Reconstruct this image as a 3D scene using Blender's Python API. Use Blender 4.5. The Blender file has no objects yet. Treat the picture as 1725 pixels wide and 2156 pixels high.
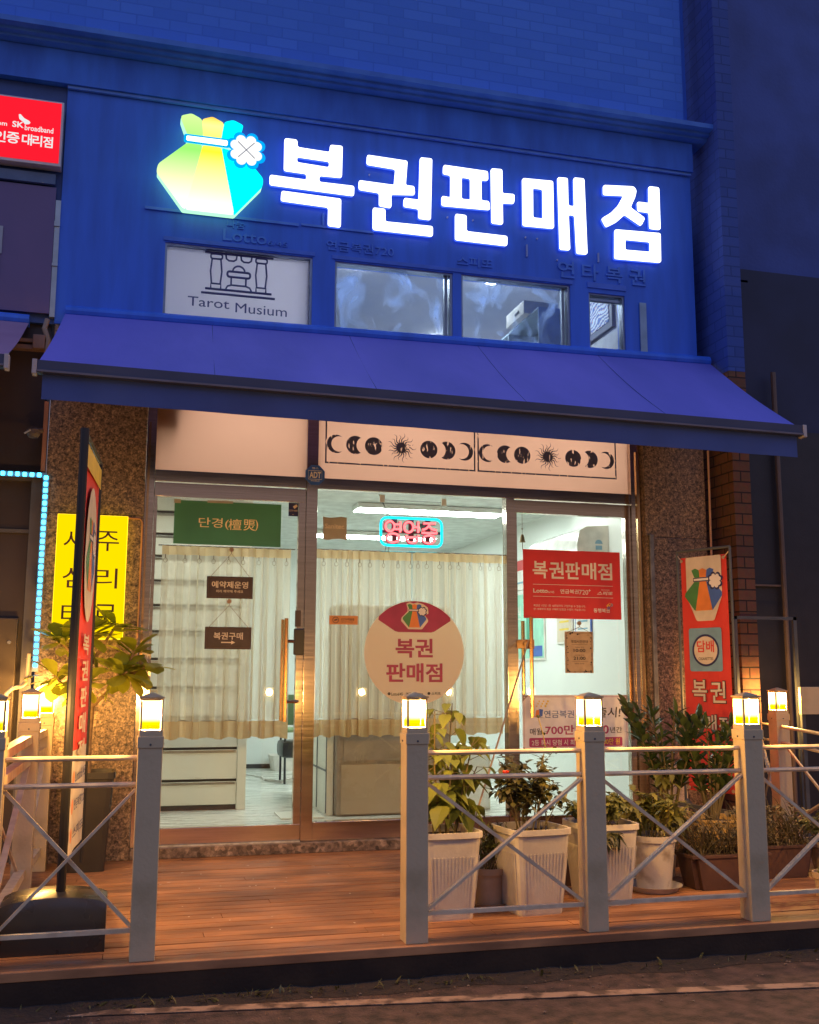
import bpy, bmesh, math, random
from mathutils import Vector, Matrix
random.seed(7)
R = math.radians
sc = bpy.context.scene
C = sc.collection

# ---------------------------------------------------------------- camera, sky, exposure
cam_d = bpy.data.cameras.new('camera')
cam = bpy.data.objects.new('camera', cam_d)
C.objects.link(cam)
M0 = Vector((0.965370, -0.260864, 0.003267)); M1 = Vector((0.043596, 0.148960, -0.987882)); M2 = Vector((0.257216, 0.953814, 0.155174))
rot = Matrix((( M0.x, -M1.x, -M2.x), (M0.y, -M1.y, -M2.y), (M0.z, -M1.z, -M2.z)))
cam.matrix_world = Matrix.Translation((0, -7.45, 1.2)) @ rot.to_4x4()
cam_d.sensor_fit = 'HORIZONTAL'; cam_d.sensor_width = 36.0
cam_d.lens = 2200 / 1725 * 36.0
cam_d.clip_end = 500
sc.camera = cam
sc.view_settings.view_transform = 'Standard'
sc.view_settings.look = 'None'
sc.view_settings.gamma = 1
sc.view_settings.use_curve_mapping = False
sc.view_settings.exposure = 0
sc.cycles.use_denoising = True
sc.cycles.transparent_max_bounces = 16
sc.cycles.max_bounces = 8
sc.cycles.sample_clamp_indirect = 6
wd = bpy.data.worlds.new('World'); sc.world = wd; wd.use_nodes = True
wn = wd.node_tree
bg = wn.nodes['Background']
# night sky: deep blue overhead, brown street glow near the horizon
_tc = wn.nodes.new('ShaderNodeTexCoord'); _sx = wn.nodes.new('ShaderNodeSeparateXYZ'); _rp = wn.nodes.new('ShaderNodeValToRGB')
wn.links.new(_tc.outputs['Generated'], _sx.inputs[0]); wn.links.new(_sx.outputs['Z'], _rp.inputs[0])
_rp.color_ramp.elements[0].position = .14; _rp.color_ramp.elements[1].position = .42
_rp.color_ramp.elements[0].color = (.42, .29, .21, 1); _rp.color_ramp.elements[1].color = (.46, .62, 1.25, 1)
wn.links.new(_rp.outputs[0], bg.inputs[0])
bg.inputs[1].default_value = 0.58

# ---------------------------------------------------------------- materials
MATS = {}
def newmat(name):
    m = bpy.data.materials.new(name); m.use_nodes = True
    nt = m.node_tree; nt.nodes.clear()
    out = nt.nodes.new('ShaderNodeOutputMaterial')
    return m, nt, out
def N(nt, t, **kw):
    n = nt.nodes.new(t)
    for k, v in kw.items(): setattr(n, k, v)
    return n
def coords(nt, scale=(1, 1, 1)):
    tc = N(nt, 'ShaderNodeTexCoord'); mp = N(nt, 'ShaderNodeMapping')
    mp.inputs['Scale'].default_value = scale
    nt.links.new(tc.outputs['Object'], mp.inputs['Vector'])
    return mp.outputs['Vector']
def pbr(name, col, rough=.5, metal=0, col2=None, nscale=8, stretch=(1, 1, 1), bump=0, bscale=60, spec=.5, detail=4, contrast=(.35, .65), rvar=0):
    if name in MATS: return MATS[name]
    m, nt, out = newmat(name)
    p = N(nt, 'ShaderNodeBsdfPrincipled')
    p.inputs['Base Color'].default_value = (*col, 1)
    p.inputs['Roughness'].default_value = rough
    p.inputs['Metallic'].default_value = metal
    p.inputs['Specular IOR Level'].default_value = spec
    nt.links.new(p.outputs[0], out.inputs[0])
    if col2 is None:
        col2 = tuple(c * .8 for c in col)
    v = coords(nt, stretch)
    nz = N(nt, 'ShaderNodeTexNoise'); nz.inputs['Scale'].default_value = nscale; nz.inputs['Detail'].default_value = detail
    nt.links.new(v, nz.inputs['Vector'])
    rp = N(nt, 'ShaderNodeValToRGB')
    rp.color_ramp.elements[0].position = contrast[0]; rp.color_ramp.elements[1].position = contrast[1]
    rp.color_ramp.elements[0].color = (*col2, 1); rp.color_ramp.elements[1].color = (*col, 1)
    nt.links.new(nz.outputs[0], rp.inputs[0]); nt.links.new(rp.outputs[0], p.inputs['Base Color'])
    if rvar:
        mr = N(nt, 'ShaderNodeMapRange')
        mr.inputs['To Min'].default_value = max(0, rough - rvar); mr.inputs['To Max'].default_value = rough + rvar
        nt.links.new(nz.outputs[0], mr.inputs[0]); nt.links.new(mr.outputs[0], p.inputs['Roughness'])
    if bump:
        b2 = N(nt, 'ShaderNodeTexNoise'); b2.inputs['Scale'].default_value = bscale; b2.inputs['Detail'].default_value = 3
        nt.links.new(v, b2.inputs['Vector'])
        bp = N(nt, 'ShaderNodeBump'); bp.inputs['Strength'].default_value = bump; bp.inputs['Distance'].default_value = .01
        nt.links.new(b2.outputs[0], bp.inputs['Height']); nt.links.new(bp.outputs[0], p.inputs['Normal'])
    MATS[name] = m
    return m
def emis(name, col, strength, base=None):
    if name in MATS: return MATS[name]
    m, nt, out = newmat(name)
    e = N(nt, 'ShaderNodeEmission'); e.inputs[0].default_value = (*col, 1); e.inputs[1].default_value = strength
    nt.links.new(e.outputs[0], out.inputs[0])
    MATS[name] = m; return m
def emis_grad(name, stops, strength, z0, z1):
    """lit plastic face whose film colour runs from z0 to z1 (object space)"""
    m, nt, out = newmat(name)
    e = N(nt, 'ShaderNodeEmission'); e.inputs[1].default_value = strength
    tc = N(nt, 'ShaderNodeTexCoord'); sx = N(nt, 'ShaderNodeSeparateXYZ'); mr = N(nt, 'ShaderNodeMapRange')
    mr.inputs['From Min'].default_value = z0; mr.inputs['From Max'].default_value = z1
    rp = N(nt, 'ShaderNodeValToRGB')
    el = rp.color_ramp.elements
    while len(el) < len(stops): el.new(.5)
    for i, (p_, c_) in enumerate(stops): el[i].position = p_; el[i].color = (*c_, 1)
    nt.links.new(tc.outputs['Object'], sx.inputs[0]); nt.links.new(sx.outputs['Z'], mr.inputs[0])
    nt.links.new(mr.outputs[0], rp.inputs[0]); nt.links.new(rp.outputs[0], e.inputs[0]); nt.links.new(e.outputs[0], out.inputs[0])
    return m
def glassmat(name, tint=(.96, .98, .97), refl=1.0, rough=.0, dirt=0, dirtcol=(.5, .6, .8)):
    if name in MATS: return MATS[name]
    m, nt, out = newmat(name)
    t = N(nt, 'ShaderNodeBsdfTransparent'); t.inputs[0].default_value = (*tint, 1)
    g = N(nt, 'ShaderNodeBsdfGlossy'); g.inputs['Roughness'].default_value = rough
    f = N(nt, 'ShaderNodeFresnel'); f.inputs[0].default_value = 1.5
    mu = N(nt, 'ShaderNodeMath', operation='MULTIPLY'); mu.inputs[1].default_value = refl
    mx = N(nt, 'ShaderNodeMixShader')
    nt.links.new(f.outputs[0], mu.inputs[0]); nt.links.new(mu.outputs[0], mx.inputs[0])
    nt.links.new(t.outputs[0], mx.inputs[1]); nt.links.new(g.outputs[0], mx.inputs[2])
    res = mx.outputs[0]
    if dirt:
        v = coords(nt, (2.2, 1, 1.2))
        nz = N(nt, 'ShaderNodeTexNoise'); nz.inputs['Scale'].default_value = 2.5; nz.inputs['Detail'].default_value = 7; nz.inputs['Distortion'].default_value = .8
        nt.links.new(v, nz.inputs['Vector'])
        mr = N(nt, 'ShaderNodeMapRange'); mr.inputs['From Min'].default_value = .48; mr.inputs['From Max'].default_value = .72
        mr.inputs['To Max'].default_value = dirt
        nt.links.new(nz.outputs[0], mr.inputs[0])
        d = N(nt, 'ShaderNodeBsdfTranslucent'); d.inputs[0].default_value = (*dirtcol, 1)
        m2 = N(nt, 'ShaderNodeMixShader')
        nt.links.new(mr.outputs[0], m2.inputs[0]); nt.links.new(res, m2.inputs[1]); nt.links.new(d.outputs[0], m2.inputs[2])
        res = m2.outputs[0]
    nt.links.new(res, out.inputs[0])
    MATS[name] = m; return m
def sheer(name, col, transp, trans=.6, weave=True):
    """thin cloth or film: lets light through"""
    if name in MATS: return MATS[name]
    m, nt, out = newmat(name)
    d = N(nt, 'ShaderNodeBsdfDiffuse'); d.inputs[0].default_value = (*col, 1)
    t = N(nt, 'ShaderNodeBsdfTranslucent'); t.inputs[0].default_value = (*col, 1)
    tr = N(nt, 'ShaderNodeBsdfTransparent')
    a = N(nt, 'ShaderNodeMixShader'); a.inputs[0].default_value = trans
    b = N(nt, 'ShaderNodeMixShader'); b.inputs[0].default_value = transp
    nt.links.new(d.outputs[0], a.inputs[1]); nt.links.new(t.outputs[0], a.inputs[2])
    nt.links.new(a.outputs[0], b.inputs[1]); nt.links.new(tr.outputs[0], b.inputs[2])
    if weave:  # threads close up where the cloth turns away, so folds look denser
        lw = N(nt, 'ShaderNodeLayerWeight'); lw.inputs[0].default_value = .35
        mr = N(nt, 'ShaderNodeMapRange'); mr.inputs['From Min'].default_value = .0; mr.inputs['From Max'].default_value = .55; mr.inputs['To Min'].default_value = transp * 1.35; mr.inputs['To Max'].default_value = transp * .1
        nt.links.new(lw.outputs['Facing'], mr.inputs[0]); nt.links.new(mr.outputs[0], b.inputs[0])
    nt.links.new(b.outputs[0], out.inputs[0])
    MATS[name] = m; return m
def worn_print(name, col, amount=.55):
    """dark vinyl print with scratched gaps"""
    m, nt, out = newmat(name)
    p = N(nt, 'ShaderNodeBsdfPrincipled'); p.inputs['Base Color'].default_value = (*col, 1); p.inputs['Roughness'].default_value = .6
    t = N(nt, 'ShaderNodeBsdfTransparent'); mx = N(nt, 'ShaderNodeMixShader')
    v = coords(nt, (60, 1, 16)); nz = N(nt, 'ShaderNodeTexNoise'); nz.inputs['Scale'].default_value = 1; nz.inputs['Detail'].default_value = 3
    nt.links.new(v, nz.inputs['Vector'])
    rp = N(nt, 'ShaderNodeValToRGB'); rp.color_ramp.elements[0].position = amount; rp.color_ramp.elements[1].position = amount + .03
    nt.links.new(nz.outputs[0], rp.inputs[0]); nt.links.new(rp.outputs[0], mx.inputs[0])
    nt.links.new(p.outputs[0], mx.inputs[1]); nt.links.new(t.outputs[0], mx.inputs[2]); nt.links.new(mx.outputs[0], out.inputs[0])
    return m
def brickmat(name, c1, c2, mortar, sx=.21, sy=.07, axis='XZ', bump=.5, rough=.85, nmix=.55):
    m, nt, out = newmat(name)
    p = N(nt, 'ShaderNodeBsdfPrincipled'); p.inputs['Roughness'].default_value = rough
    tc = N(nt, 'ShaderNodeTexCoord'); s = N(nt, 'ShaderNodeSeparateXYZ'); c = N(nt, 'ShaderNodeCombineXYZ')
    nt.links.new(tc.outputs['Object'], s.inputs[0])
    if axis == 'XZ':
        nt.links.new(s.outputs['X'], c.inputs[0])
    else:
        ad = N(nt, 'ShaderNodeMath', operation='ADD'); nt.links.new(s.outputs['X'], ad.inputs[0]); nt.links.new(s.outputs['Y'], ad.inputs[1]); nt.links.new(ad.outputs[0], c.inputs[0])
    nt.links.new(s.outputs['Z'], c.inputs[1])
    b = N(nt, 'ShaderNodeTexBrick'); b.inputs['Scale'].default_value = 1
    b.inputs['Brick Width'].default_value = sx; b.inputs['Row Height'].default_value = sy; b.inputs['Mortar Size'].default_value = .006
    b.inputs['Mortar Smooth'].default_value = .2; b.inputs['Bias'].default_value = -.1
    b.inputs['Color1'].default_value = (*c1, 1); b.inputs['Color2'].default_value = (*c2, 1); b.inputs['Mortar'].default_value = (*mortar, 1)
    nt.links.new(c.outputs[0], b.inputs['Vector'])
    nz = N(nt, 'ShaderNodeTexNoise'); nz.inputs['Scale'].default_value = 30; nz.inputs['Detail'].default_value = 5
    nt.links.new(tc.outputs['Object'], nz.inputs['Vector'])
    hs = N(nt, 'ShaderNodeMix', data_type='RGBA', blend_type='MULTIPLY'); hs.inputs[0].default_value = nmix
    nt.links.new(b.outputs['Color'], hs.inputs[6]); nt.links.new(nz.outputs['Color'], hs.inputs[7])
    nt.links.new(hs.outputs[2], p.inputs['Base Color'])
    bp = N(nt, 'ShaderNodeBump'); bp.inputs['Strength'].default_value = bump; bp.inputs['Distance'].default_value = .006; bp.invert = True
    nt.links.new(b.outputs['Fac'], bp.inputs['Height']); nt.links.new(bp.outputs[0], p.inputs['Normal'])
    nt.links.new(p.outputs[0], out.inputs[0])
    return m
def granite(name, c1, c2, c3, rough=.3, scale=55):
    m, nt, out = newmat(name)
    p = N(nt, 'ShaderNodeBsdfPrincipled'); p.inputs['Roughness'].default_value = rough
    v = coords(nt)
    vo = N(nt, 'ShaderNodeTexVoronoi'); vo.inputs['Scale'].default_value = scale
    nz = N(nt, 'ShaderNodeTexNoise'); nz.inputs['Scale'].default_value = scale * .35; nz.inputs['Detail'].default_value = 8; nz.inputs['Roughness'].default_value = .7
    n2 = N(nt, 'ShaderNodeTexNoise'); n2.inputs['Scale'].default_value = 2.2; n2.inputs['Detail'].default_value = 3
    for q in (vo, nz, n2): nt.links.new(v, q.inputs['Vector'])
    rp = N(nt, 'ShaderNodeValToRGB'); el = rp.color_ramp.elements; el.new(.5)
    el[0].position = .36; el[0].color = (*c3, 1); el[1].position = .5; el[1].color = (*c1, 1); el[2].position = .66; el[2].color = (*c2, 1)
    ad = N(nt, 'ShaderNodeMix', data_type='RGBA', blend_type='OVERLAY'); ad.inputs[0].default_value = .7
    nt.links.new(nz.outputs[0], rp.inputs[0]); nt.links.new(rp.outputs[0], ad.inputs[6]); nt.links.new(vo.outputs['Color'], ad.inputs[7])
    bw = N(nt, 'ShaderNodeRGBToBW'); nt.links.new(vo.outputs['Color'], bw.inputs[0])
    nt.links.new(bw.outputs[0], ad.inputs[7])
    m2 = N(nt, 'ShaderNodeMix', data_type='RGBA', blend_type='MULTIPLY'); m2.inputs[0].default_value = .5
    nt.links.new(ad.outputs[2], m2.inputs[6]); nt.links.new(n2.outputs[0], m2.inputs[7])
    nt.links.new(m2.outputs[2], p.inputs['Base Color'])
    nt.links.new(p.outputs[0], out.inputs[0])
    return m
def planks(name, c1, c2, width=.095, rough=.55):
    """stained deck boards along X"""
    m, nt, out = newmat(name)
    p = N(nt, 'ShaderNodeBsdfPrincipled'); p.inputs['Roughness'].default_value = rough
    tc = N(nt, 'ShaderNodeTexCoord'); s = N(nt, 'ShaderNodeSeparateXYZ'); nt.links.new(tc.outputs['Object'], s.inputs[0])
    dv = N(nt, 'ShaderNodeMath', operation='DIVIDE'); dv.inputs[1].default_value = width
    fl = N(nt, 'ShaderNodeMath', operation='FLOOR'); nt.links.new(s.outputs['Y'], dv.inputs[0]); nt.links.new(dv.outputs[0], fl.inputs[0])
    wn_ = N(nt, 'ShaderNodeTexWhiteNoise', noise_dimensions='1D'); nt.links.new(fl.outputs[0], wn_.inputs['W'])
    v = coords(nt, (2.0, 26, 10))
    nz = N(nt, 'ShaderNodeTexNoise'); nz.inputs['Scale'].default_value = 1.6; nz.inputs['Detail'].default_value = 8; nz.inputs['Roughness'].default_value = .65; nt.links.new(v, nz.inputs['Vector'])
    v2 = coords(nt, (1.1, 1.6, 1)); wear = N(nt, 'ShaderNodeTexNoise'); wear.inputs['Scale'].default_value = 3; wear.inputs['Detail'].default_value = 6; nt.links.new(v2, wear.inputs['Vector'])
    a = N(nt, 'ShaderNodeMath', operation='MULTIPLY_ADD'); a.inputs[1].default_value = .35; nt.links.new(wn_.outputs[0], a.inputs[0]); nt.links.new(nz.outputs[0], a.inputs[2])
    rp = N(nt, 'ShaderNodeValToRGB'); rp.color_ramp.elements[0].position = .35; rp.color_ramp.elements[1].position = .85
    rp.color_ramp.elements[0].color = (*c2, 1); rp.color_ramp.elements[1].color = (*c1, 1)
    nt.links.new(a.outputs[0], rp.inputs[0])
    r2 = N(nt, 'ShaderNodeValToRGB'); r2.color_ramp.elements[0].position = .60; r2.color_ramp.elements[1].position = .74
    r2.color_ramp.elements[0].color = (0, 0, 0, 1); r2.color_ramp.elements[1].color = (.7, .7, .7, 1); nt.links.new(wear.outputs[0], r2.inputs[0])
    mx = N(nt, 'ShaderNodeMix', data_type='RGBA'); nt.links.new(r2.outputs[0], mx.inputs[0]); nt.links.new(rp.outputs[0], mx.inputs[6]); mx.inputs[7].default_value = (.36, .22, .15, 1)
    dn = N(nt, 'ShaderNodeTexNoise'); dn.inputs['Scale'].default_value = 2.3; dn.inputs['Detail'].default_value = 7; v3 = coords(nt, (.8, 1.8, 1)); nt.links.new(v3, dn.inputs['Vector'])
    r3 = N(nt, 'ShaderNodeValToRGB'); r3.color_ramp.elements[0].position = .38; r3.color_ramp.elements[1].position = .62; r3.color_ramp.elements[0].color = (.42, .40, .42, 1); r3.color_ramp.elements[1].color = (1, 1, 1, 1); nt.links.new(dn.outputs[0], r3.inputs[0])
    m3 = N(nt, 'ShaderNodeMix', data_type='RGBA', blend_type='MULTIPLY'); m3.inputs[0].default_value = .8; nt.links.new(mx.outputs[2], m3.inputs[6]); nt.links.new(r3.outputs[0], m3.inputs[7])
    nt.links.new(m3.outputs[2], p.inputs['Base Color'])
    bp = N(nt, 'ShaderNodeBump'); bp.inputs['Strength'].default_value = .35; bp.inputs['Distance'].default_value = .004
    nt.links.new(nz.outputs[0], bp.inputs['Height']); nt.links.new(bp.outputs[0], p.inputs['Normal'])
    nt.links.new(p.outputs[0], out.inputs[0])
    return m
def leafmat(name, c1, c2, rough=.4, transl=.25):
    if name in MATS: return MATS[name]
    m, nt, out = newmat(name)
    p = N(nt, 'ShaderNodeBsdfPrincipled'); p.inputs['Roughness'].default_value = rough
    g = N(nt, 'ShaderNodeNewGeometry')
    rp = N(nt, 'ShaderNodeValToRGB'); rp.color_ramp.elements[0].color = (*c1, 1); rp.color_ramp.elements[1].color = (*c2, 1)
    nt.links.new(g.outputs['Random Per Island'], rp.inputs[0]); nt.links.new(rp.outputs[0], p.inputs['Base Color'])
    t = N(nt, 'ShaderNodeBsdfTranslucent'); nt.links.new(rp.outputs[0], t.inputs[0])
    mx = N(nt, 'ShaderNodeMixShader'); mx.inputs[0].default_value = transl
    nt.links.new(p.outputs[0], mx.inputs[1]); nt.links.new(t.outputs[0], mx.inputs[2]); nt.links.new(mx.outputs[0], out.inputs[0])
    MATS[name] = m; return m

# ---------------------------------------------------------------- mesh helpers
class MB:
    def __init__(s): s.v = []; s.f = []
    def add(s, vs, fs):
        n = len(s.v); s.v += [tuple(q) for q in vs]; s.f += [tuple(i + n for i in f) for f in fs]; return s
    def box(s, x0, x1, y0, y1, z0, z1, bev=0):
        if x0 > x1: x0, x1 = x1, x0
        if y0 > y1: y0, y1 = y1, y0
        if z0 > z1: z0, z1 = z1, z0
        if bev:
            b = bmesh.new(); bmesh.ops.create_cube(b, size=1)
            for v in b.verts: v.co = Vector(((x0 + x1) / 2 + v.co.x * (x1 - x0), (y0 + y1) / 2 + v.co.y * (y1 - y0), (z0 + z1) / 2 + v.co.z * (z1 - z0)))
            bmesh.ops.bevel(b, geom=b.edges[:], offset=bev, segments=2, affect='EDGES', profile=.6)
            return s.bm(b)
        vs = [(x, y, z) for x in (x0, x1) for y in (y0, y1) for z in (z0, z1)]
        return s.add(vs, [(0, 1, 3, 2), (4, 6, 7, 5), (0, 4, 5, 1), (2, 3, 7, 6), (0, 2, 6, 4), (1, 5, 7, 3)])
    def bm(s, b, mat=None):
        b.verts.ensure_lookup_table()
        if mat is not None: bmesh.ops.transform(b, matrix=mat, verts=b.verts)
        b.verts.index_update()
        s.add([v.co for v in b.verts], [[v.index for v in f.verts] for f in b.faces]); b.free(); return s
    def bar(s, a, b, w, h, up=(0, 0, 1)):
        """rectangular bar from a to b, w across, h along up"""
        a = Vector(a); b = Vector(b); d = (b - a).normalized(); u = Vector(up); sd = d.cross(u)
        if sd.length < 1e-4: sd = d.cross(Vector((0, 1, 0)))
        sd.normalize(); u = sd.cross(d).normalized()
        vs = [p + sd * (i * w / 2) + u * (j * h / 2) for p in (a, b) for i, j in ((-1, -1), (1, -1), (1, 1), (-1, 1))]
        return s.add(vs, [(3, 2, 1, 0), (4, 5, 6, 7), (0, 1, 5, 4), (1, 2, 6, 5), (2, 3, 7, 6), (3, 0, 4, 7)])
    def tube(s, pts, r, n=8, caps=True, closed=False):
        pts = [Vector(p) for p in pts]; rs = r if isinstance(r, (list, tuple)) else [r] * len(pts)
        rings = []; m = len(pts); prev = None
        for i, p in enumerate(pts):
            a = pts[(i - 1) % m] if (closed or i > 0) else p; b = pts[(i + 1) % m] if (closed or i < m - 1) else p
            d = (b - a).normalized()
            if prev is None:
                t = Vector((0, 0, 1)) if abs(d.z) < .9 else Vector((1, 0, 0)); u = d.cross(t).normalized()
            else:
                u = (prev - d * prev.dot(d)).normalized()
            prev = u; w = d.cross(u)
            rings.append([p + (u * math.cos(2 * math.pi * k / n) + w * math.sin(2 * math.pi * k / n)) * rs[i] for k in range(n)])
        vs = [q for rg in rings for q in rg]; fs = []
        L = m if closed else m - 1
        for i in range(L):
            j = (i + 1) % m
            for k in range(n):
                k2 = (k + 1) % n
                fs.append((i * n + k, i * n + k2, j * n + k2, j * n + k))
        if caps and not closed: fs += [tuple(range(n))[::-1], tuple((m - 1) * n + k for k in range(n))]
        return s.add(vs, fs)
    def lathe(s, prof, c=(0, 0, 0), n=24, sq=0, rotz=0):
        """profile of (radius, z); sq>0 gives a rounded square of that exponent"""
        vs = []; fs = []
        for r, z in prof:
            for k in range(n):
                a = 2 * math.pi * k / n
                if sq:
                    ca, sa = math.cos(a), math.sin(a); q = (abs(ca) ** sq + abs(sa) ** sq) ** (-1 / sq)
                    x, y = r * q * ca, r * q * sa
                else: x, y = r * math.cos(a), r * math.sin(a)
                cr, sr = math.cos(rotz), math.sin(rotz)
                vs.append((c[0] + x * cr - y * sr, c[1] + x * sr + y * cr, c[2] + z))
        for i in range(len(prof) - 1):
            for k in range(n):
                k2 = (k + 1) % n
                fs.append((i * n + k, i * n + k2, (i + 1) * n + k2, (i + 1) * n + k))
        fs += [tuple(range(n))[::-1], tuple((len(prof) - 1) * n + k for k in range(n))]
        return s.add(vs, fs)
    def prism(s, poly, a, b):
        """poly of 3D points swept from offset a to b (vectors)"""
        a = Vector(a); b = Vector(b); n = len(poly)
        vs = [Vector(p) + a for p in poly] + [Vector(p) + b for p in poly]
        return s.add(vs, [tuple(range(n))[::-1], tuple(range(n, 2 * n))] + [(i, (i + 1) % n, (i + 1) % n + n, i + n) for i in range(n)])
ROOTS = {}
def setp(o, label=None, cat=None, group=None, kind=None):
    if label: o['label'] = label
    if cat: o['category'] = cat
    if group: o['group'] = group
    if kind: o['kind'] = kind
    return o
def thing(name, label, cat, loc=(0, 0, 0), group=None):
    o = bpy.data.objects.new(name, None); C.objects.link(o); o.location = loc; o.empty_display_size = .1
    ROOTS[o] = Vector(loc); return setp(o, label, cat, group)
def obj(name, mb, mat, parent=None, smooth=False, label=None, cat=None, group=None, kind=None, local=False, mods=None):
    """mesh object; authored in world coordinates unless local"""
    me = bpy.data.meshes.new(name)
    if isinstance(mb, MB):
        me.from_pydata(mb.v, [], mb.f)
        if mb.f:
            b = bmesh.new(); b.from_mesh(me); bmesh.ops.recalc_face_normals(b, faces=b.faces[:]); b.to_mesh(me); b.free()
    if mat: me.materials.append(mat)
    me.update()
    if smooth:
        me.shade_smooth()
        try: me.set_sharp_from_angle(angle=R(40))
        except Exception: pass
    o = bpy.data.objects.new(name, me); C.objects.link(o)
    if parent is not None:
        o.parent = parent
        if parent in ROOTS and not local: o.location = -ROOTS[parent]
    elif not local and mb is not None and mb.v:
        xs = [sum(q[i] for q in mb.v) / len(mb.v) for i in (0, 1)] + [min(q[2] for q in mb.v)]
        # put the origin at the thing's base
        me.transform(Matrix.Translation((-xs[0], -xs[1], -xs[2]))); o.location = xs
    setp(o, label, cat, group, kind)
    return o
def copy_tree(o, parent=None):
    c = o.copy(); C.objects.link(c); c.parent = parent
    for ch in o.children: copy_tree(ch, c)
    return c

# ---------------------------------------------------------------- flat graphics (print, vinyl, lettering)
class Fr:
    """a flat board: origin, right and up vectors"""
    def __init__(s, o=(0, 0, 0), u=(1, 0, 0), v=(0, 0, 1)):
        s.o = Vector(o); s.u = Vector(u).normalized(); s.v = Vector(v).normalized(); s.n = s.u.cross(s.v)
    def p(s, x, y, z=0): return s.o + s.u * x + s.v * y + s.n * z
def facade(y): return Fr((0, y, 0))
def roundpoly(pl, r, seg=4):
    out = []; n = len(pl)
    for i in range(n):
        a, b, c = Vector(pl[i - 1]).to_2d(), Vector(pl[i]).to_2d(), Vector(pl[(i + 1) % n]).to_2d()
        d1 = (a - b); d2 = (c - b); rr = min(r, d1.length * .45, d2.length * .45)
        p1 = b + d1.normalized() * rr; p2 = b + d2.normalized() * rr
        for k in range(seg + 1):
            t = k / seg; out.append(tuple(p1 * (1 - t) ** 2 + b * 2 * t * (1 - t) + p2 * t * t))
    return out
def curve_mesh(cu):
    o = bpy.data.objects.new('tmp', cu); C.objects.link(o)
    me = bpy.data.meshes.new_from_object(o)
    vs = [tuple(v.co) for v in me.vertices]; fs = [tuple(p.vertices) for p in me.polygons]
    bpy.data.objects.remove(o); bpy.data.curves.remove(cu); bpy.data.meshes.remove(me)
    return vs, fs
def fill(mb, fr, polys, z=0, th=0, r=0):
    cu = bpy.data.curves.new('tmp', 'CURVE'); cu.dimensions = '2D'; cu.fill_mode = 'BOTH' if th else 'FRONT'; cu.extrude = th / 2
    for pl in polys:
        if r: pl = roundpoly(pl, r)
        sp = cu.splines.new('POLY'); sp.points.add(len(pl) - 1); sp.use_cyclic_u = True
        for i, q in enumerate(pl): sp.points[i].co = (q[0], q[1], 0, 1)
    vs, fs = curve_mesh(cu)
    return mb.add([fr.p(x, y, z + w) for x, y, w in vs], fs)
def circ(cx, cy, r, n=28, ry=None, a0=0, a1=360):
    ry = ry or r; full = a1 - a0 >= 360; m = n if full else n + 1
    return [(cx + r * math.cos(R(a0 + (a1 - a0) * k / n)), cy + ry * math.sin(R(a0 + (a1 - a0) * k / n))) for k in range(m)]
def rect(x0, y0, x1, y1): return [(x0, y0), (x1, y0), (x1, y1), (x0, y1)]
def text(mb, s, fr, x0, y0, x1, y1, bold=0, z=.0015, th=0, shear=0):
    cu = bpy.data.curves.new('tmp', 'FONT'); cu.body = s; cu.size = 1; cu.offset = bold * .55; cu.fill_mode = 'FRONT' if not th else 'BOTH'
    cu.resolution_u = 3; cu.shear = shear
    if th: cu.extrude = .02
    vs, fs = curve_mesh(cu)
    if not vs: return mb
    ax, bx = min(v[0] for v in vs), max(v[0] for v in vs); ay, by = min(v[1] for v in vs), max(v[1] for v in vs)
    sx = (x1 - x0) / max(bx - ax, 1e-6); sy = (y1 - y0) / max(by - ay, 1e-6)
    return mb.add([fr.p(x0 + (v[0] - ax) * sx, y0 + (v[1] - ay) * sy, z + (v[2] / .02 * th / 2 if th else 0)) for v in vs], fs)
def stroke(mb, fr, pts, r, z=0, closed=False, n=6):
    return mb.tube([fr.p(x, y, z) for x, y in pts], r, n=n, closed=closed)
def heart(cx, cy, ang, R_):
    pts = [(0, 0)] + [(-.30 + .30 * math.cos(R(a)), .64 + .30 * math.sin(R(a))) for a in range(215, 5, -18)] + [(.30 + .30 * math.cos(R(a)), .64 + .30 * math.sin(R(a))) for a in range(170, -40, -18)]
    c, s_ = math.cos(R(ang)), math.sin(R(ang))
    return [(cx + (x * c - y * s_) * R_, cy + (x * s_ + y * c) * R_) for x, y in pts]
BAG = dict(
    gt=[(.222, 5.221), (.299, 5.251), (.374, 5.216), (.387, 5.091), (.279, 5.09)],
    yt=[(.375, 5.216), (.45, 5.248), (.534, 5.21), (.518, 5.091), (.389, 5.093)],
    ct=[(.537, 5.219), (.602, 5.244), (.678, 5.212), (.654, 5.139), (.64, 5.091), (.520, 5.091)],
    band=[(.268, 5.07), (.565, 5.073), (.563, 5.033), (.269, 5.035)],
    gb=[(.275, 5.017), (.384, 5.015), (.28, 4.520), (.257, 4.532), (.068, 4.773), (.079, 4.829)],
    yb=[(.386, 5.015), (.521, 5.015), (.627, 4.517), (.282, 4.517)],
    cb=[(.523, 5.015), (.60, 5.0), (.774, 4.882), (.831, 4.815), (.83, 4.759), (.635, 4.519), (.629, 4.519)])
def bagpoly(k, cx, cy, s): return [(cx + (x - .45) * s, cy + (y - 4.885) * s) for x, y in BAG[k]]
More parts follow.
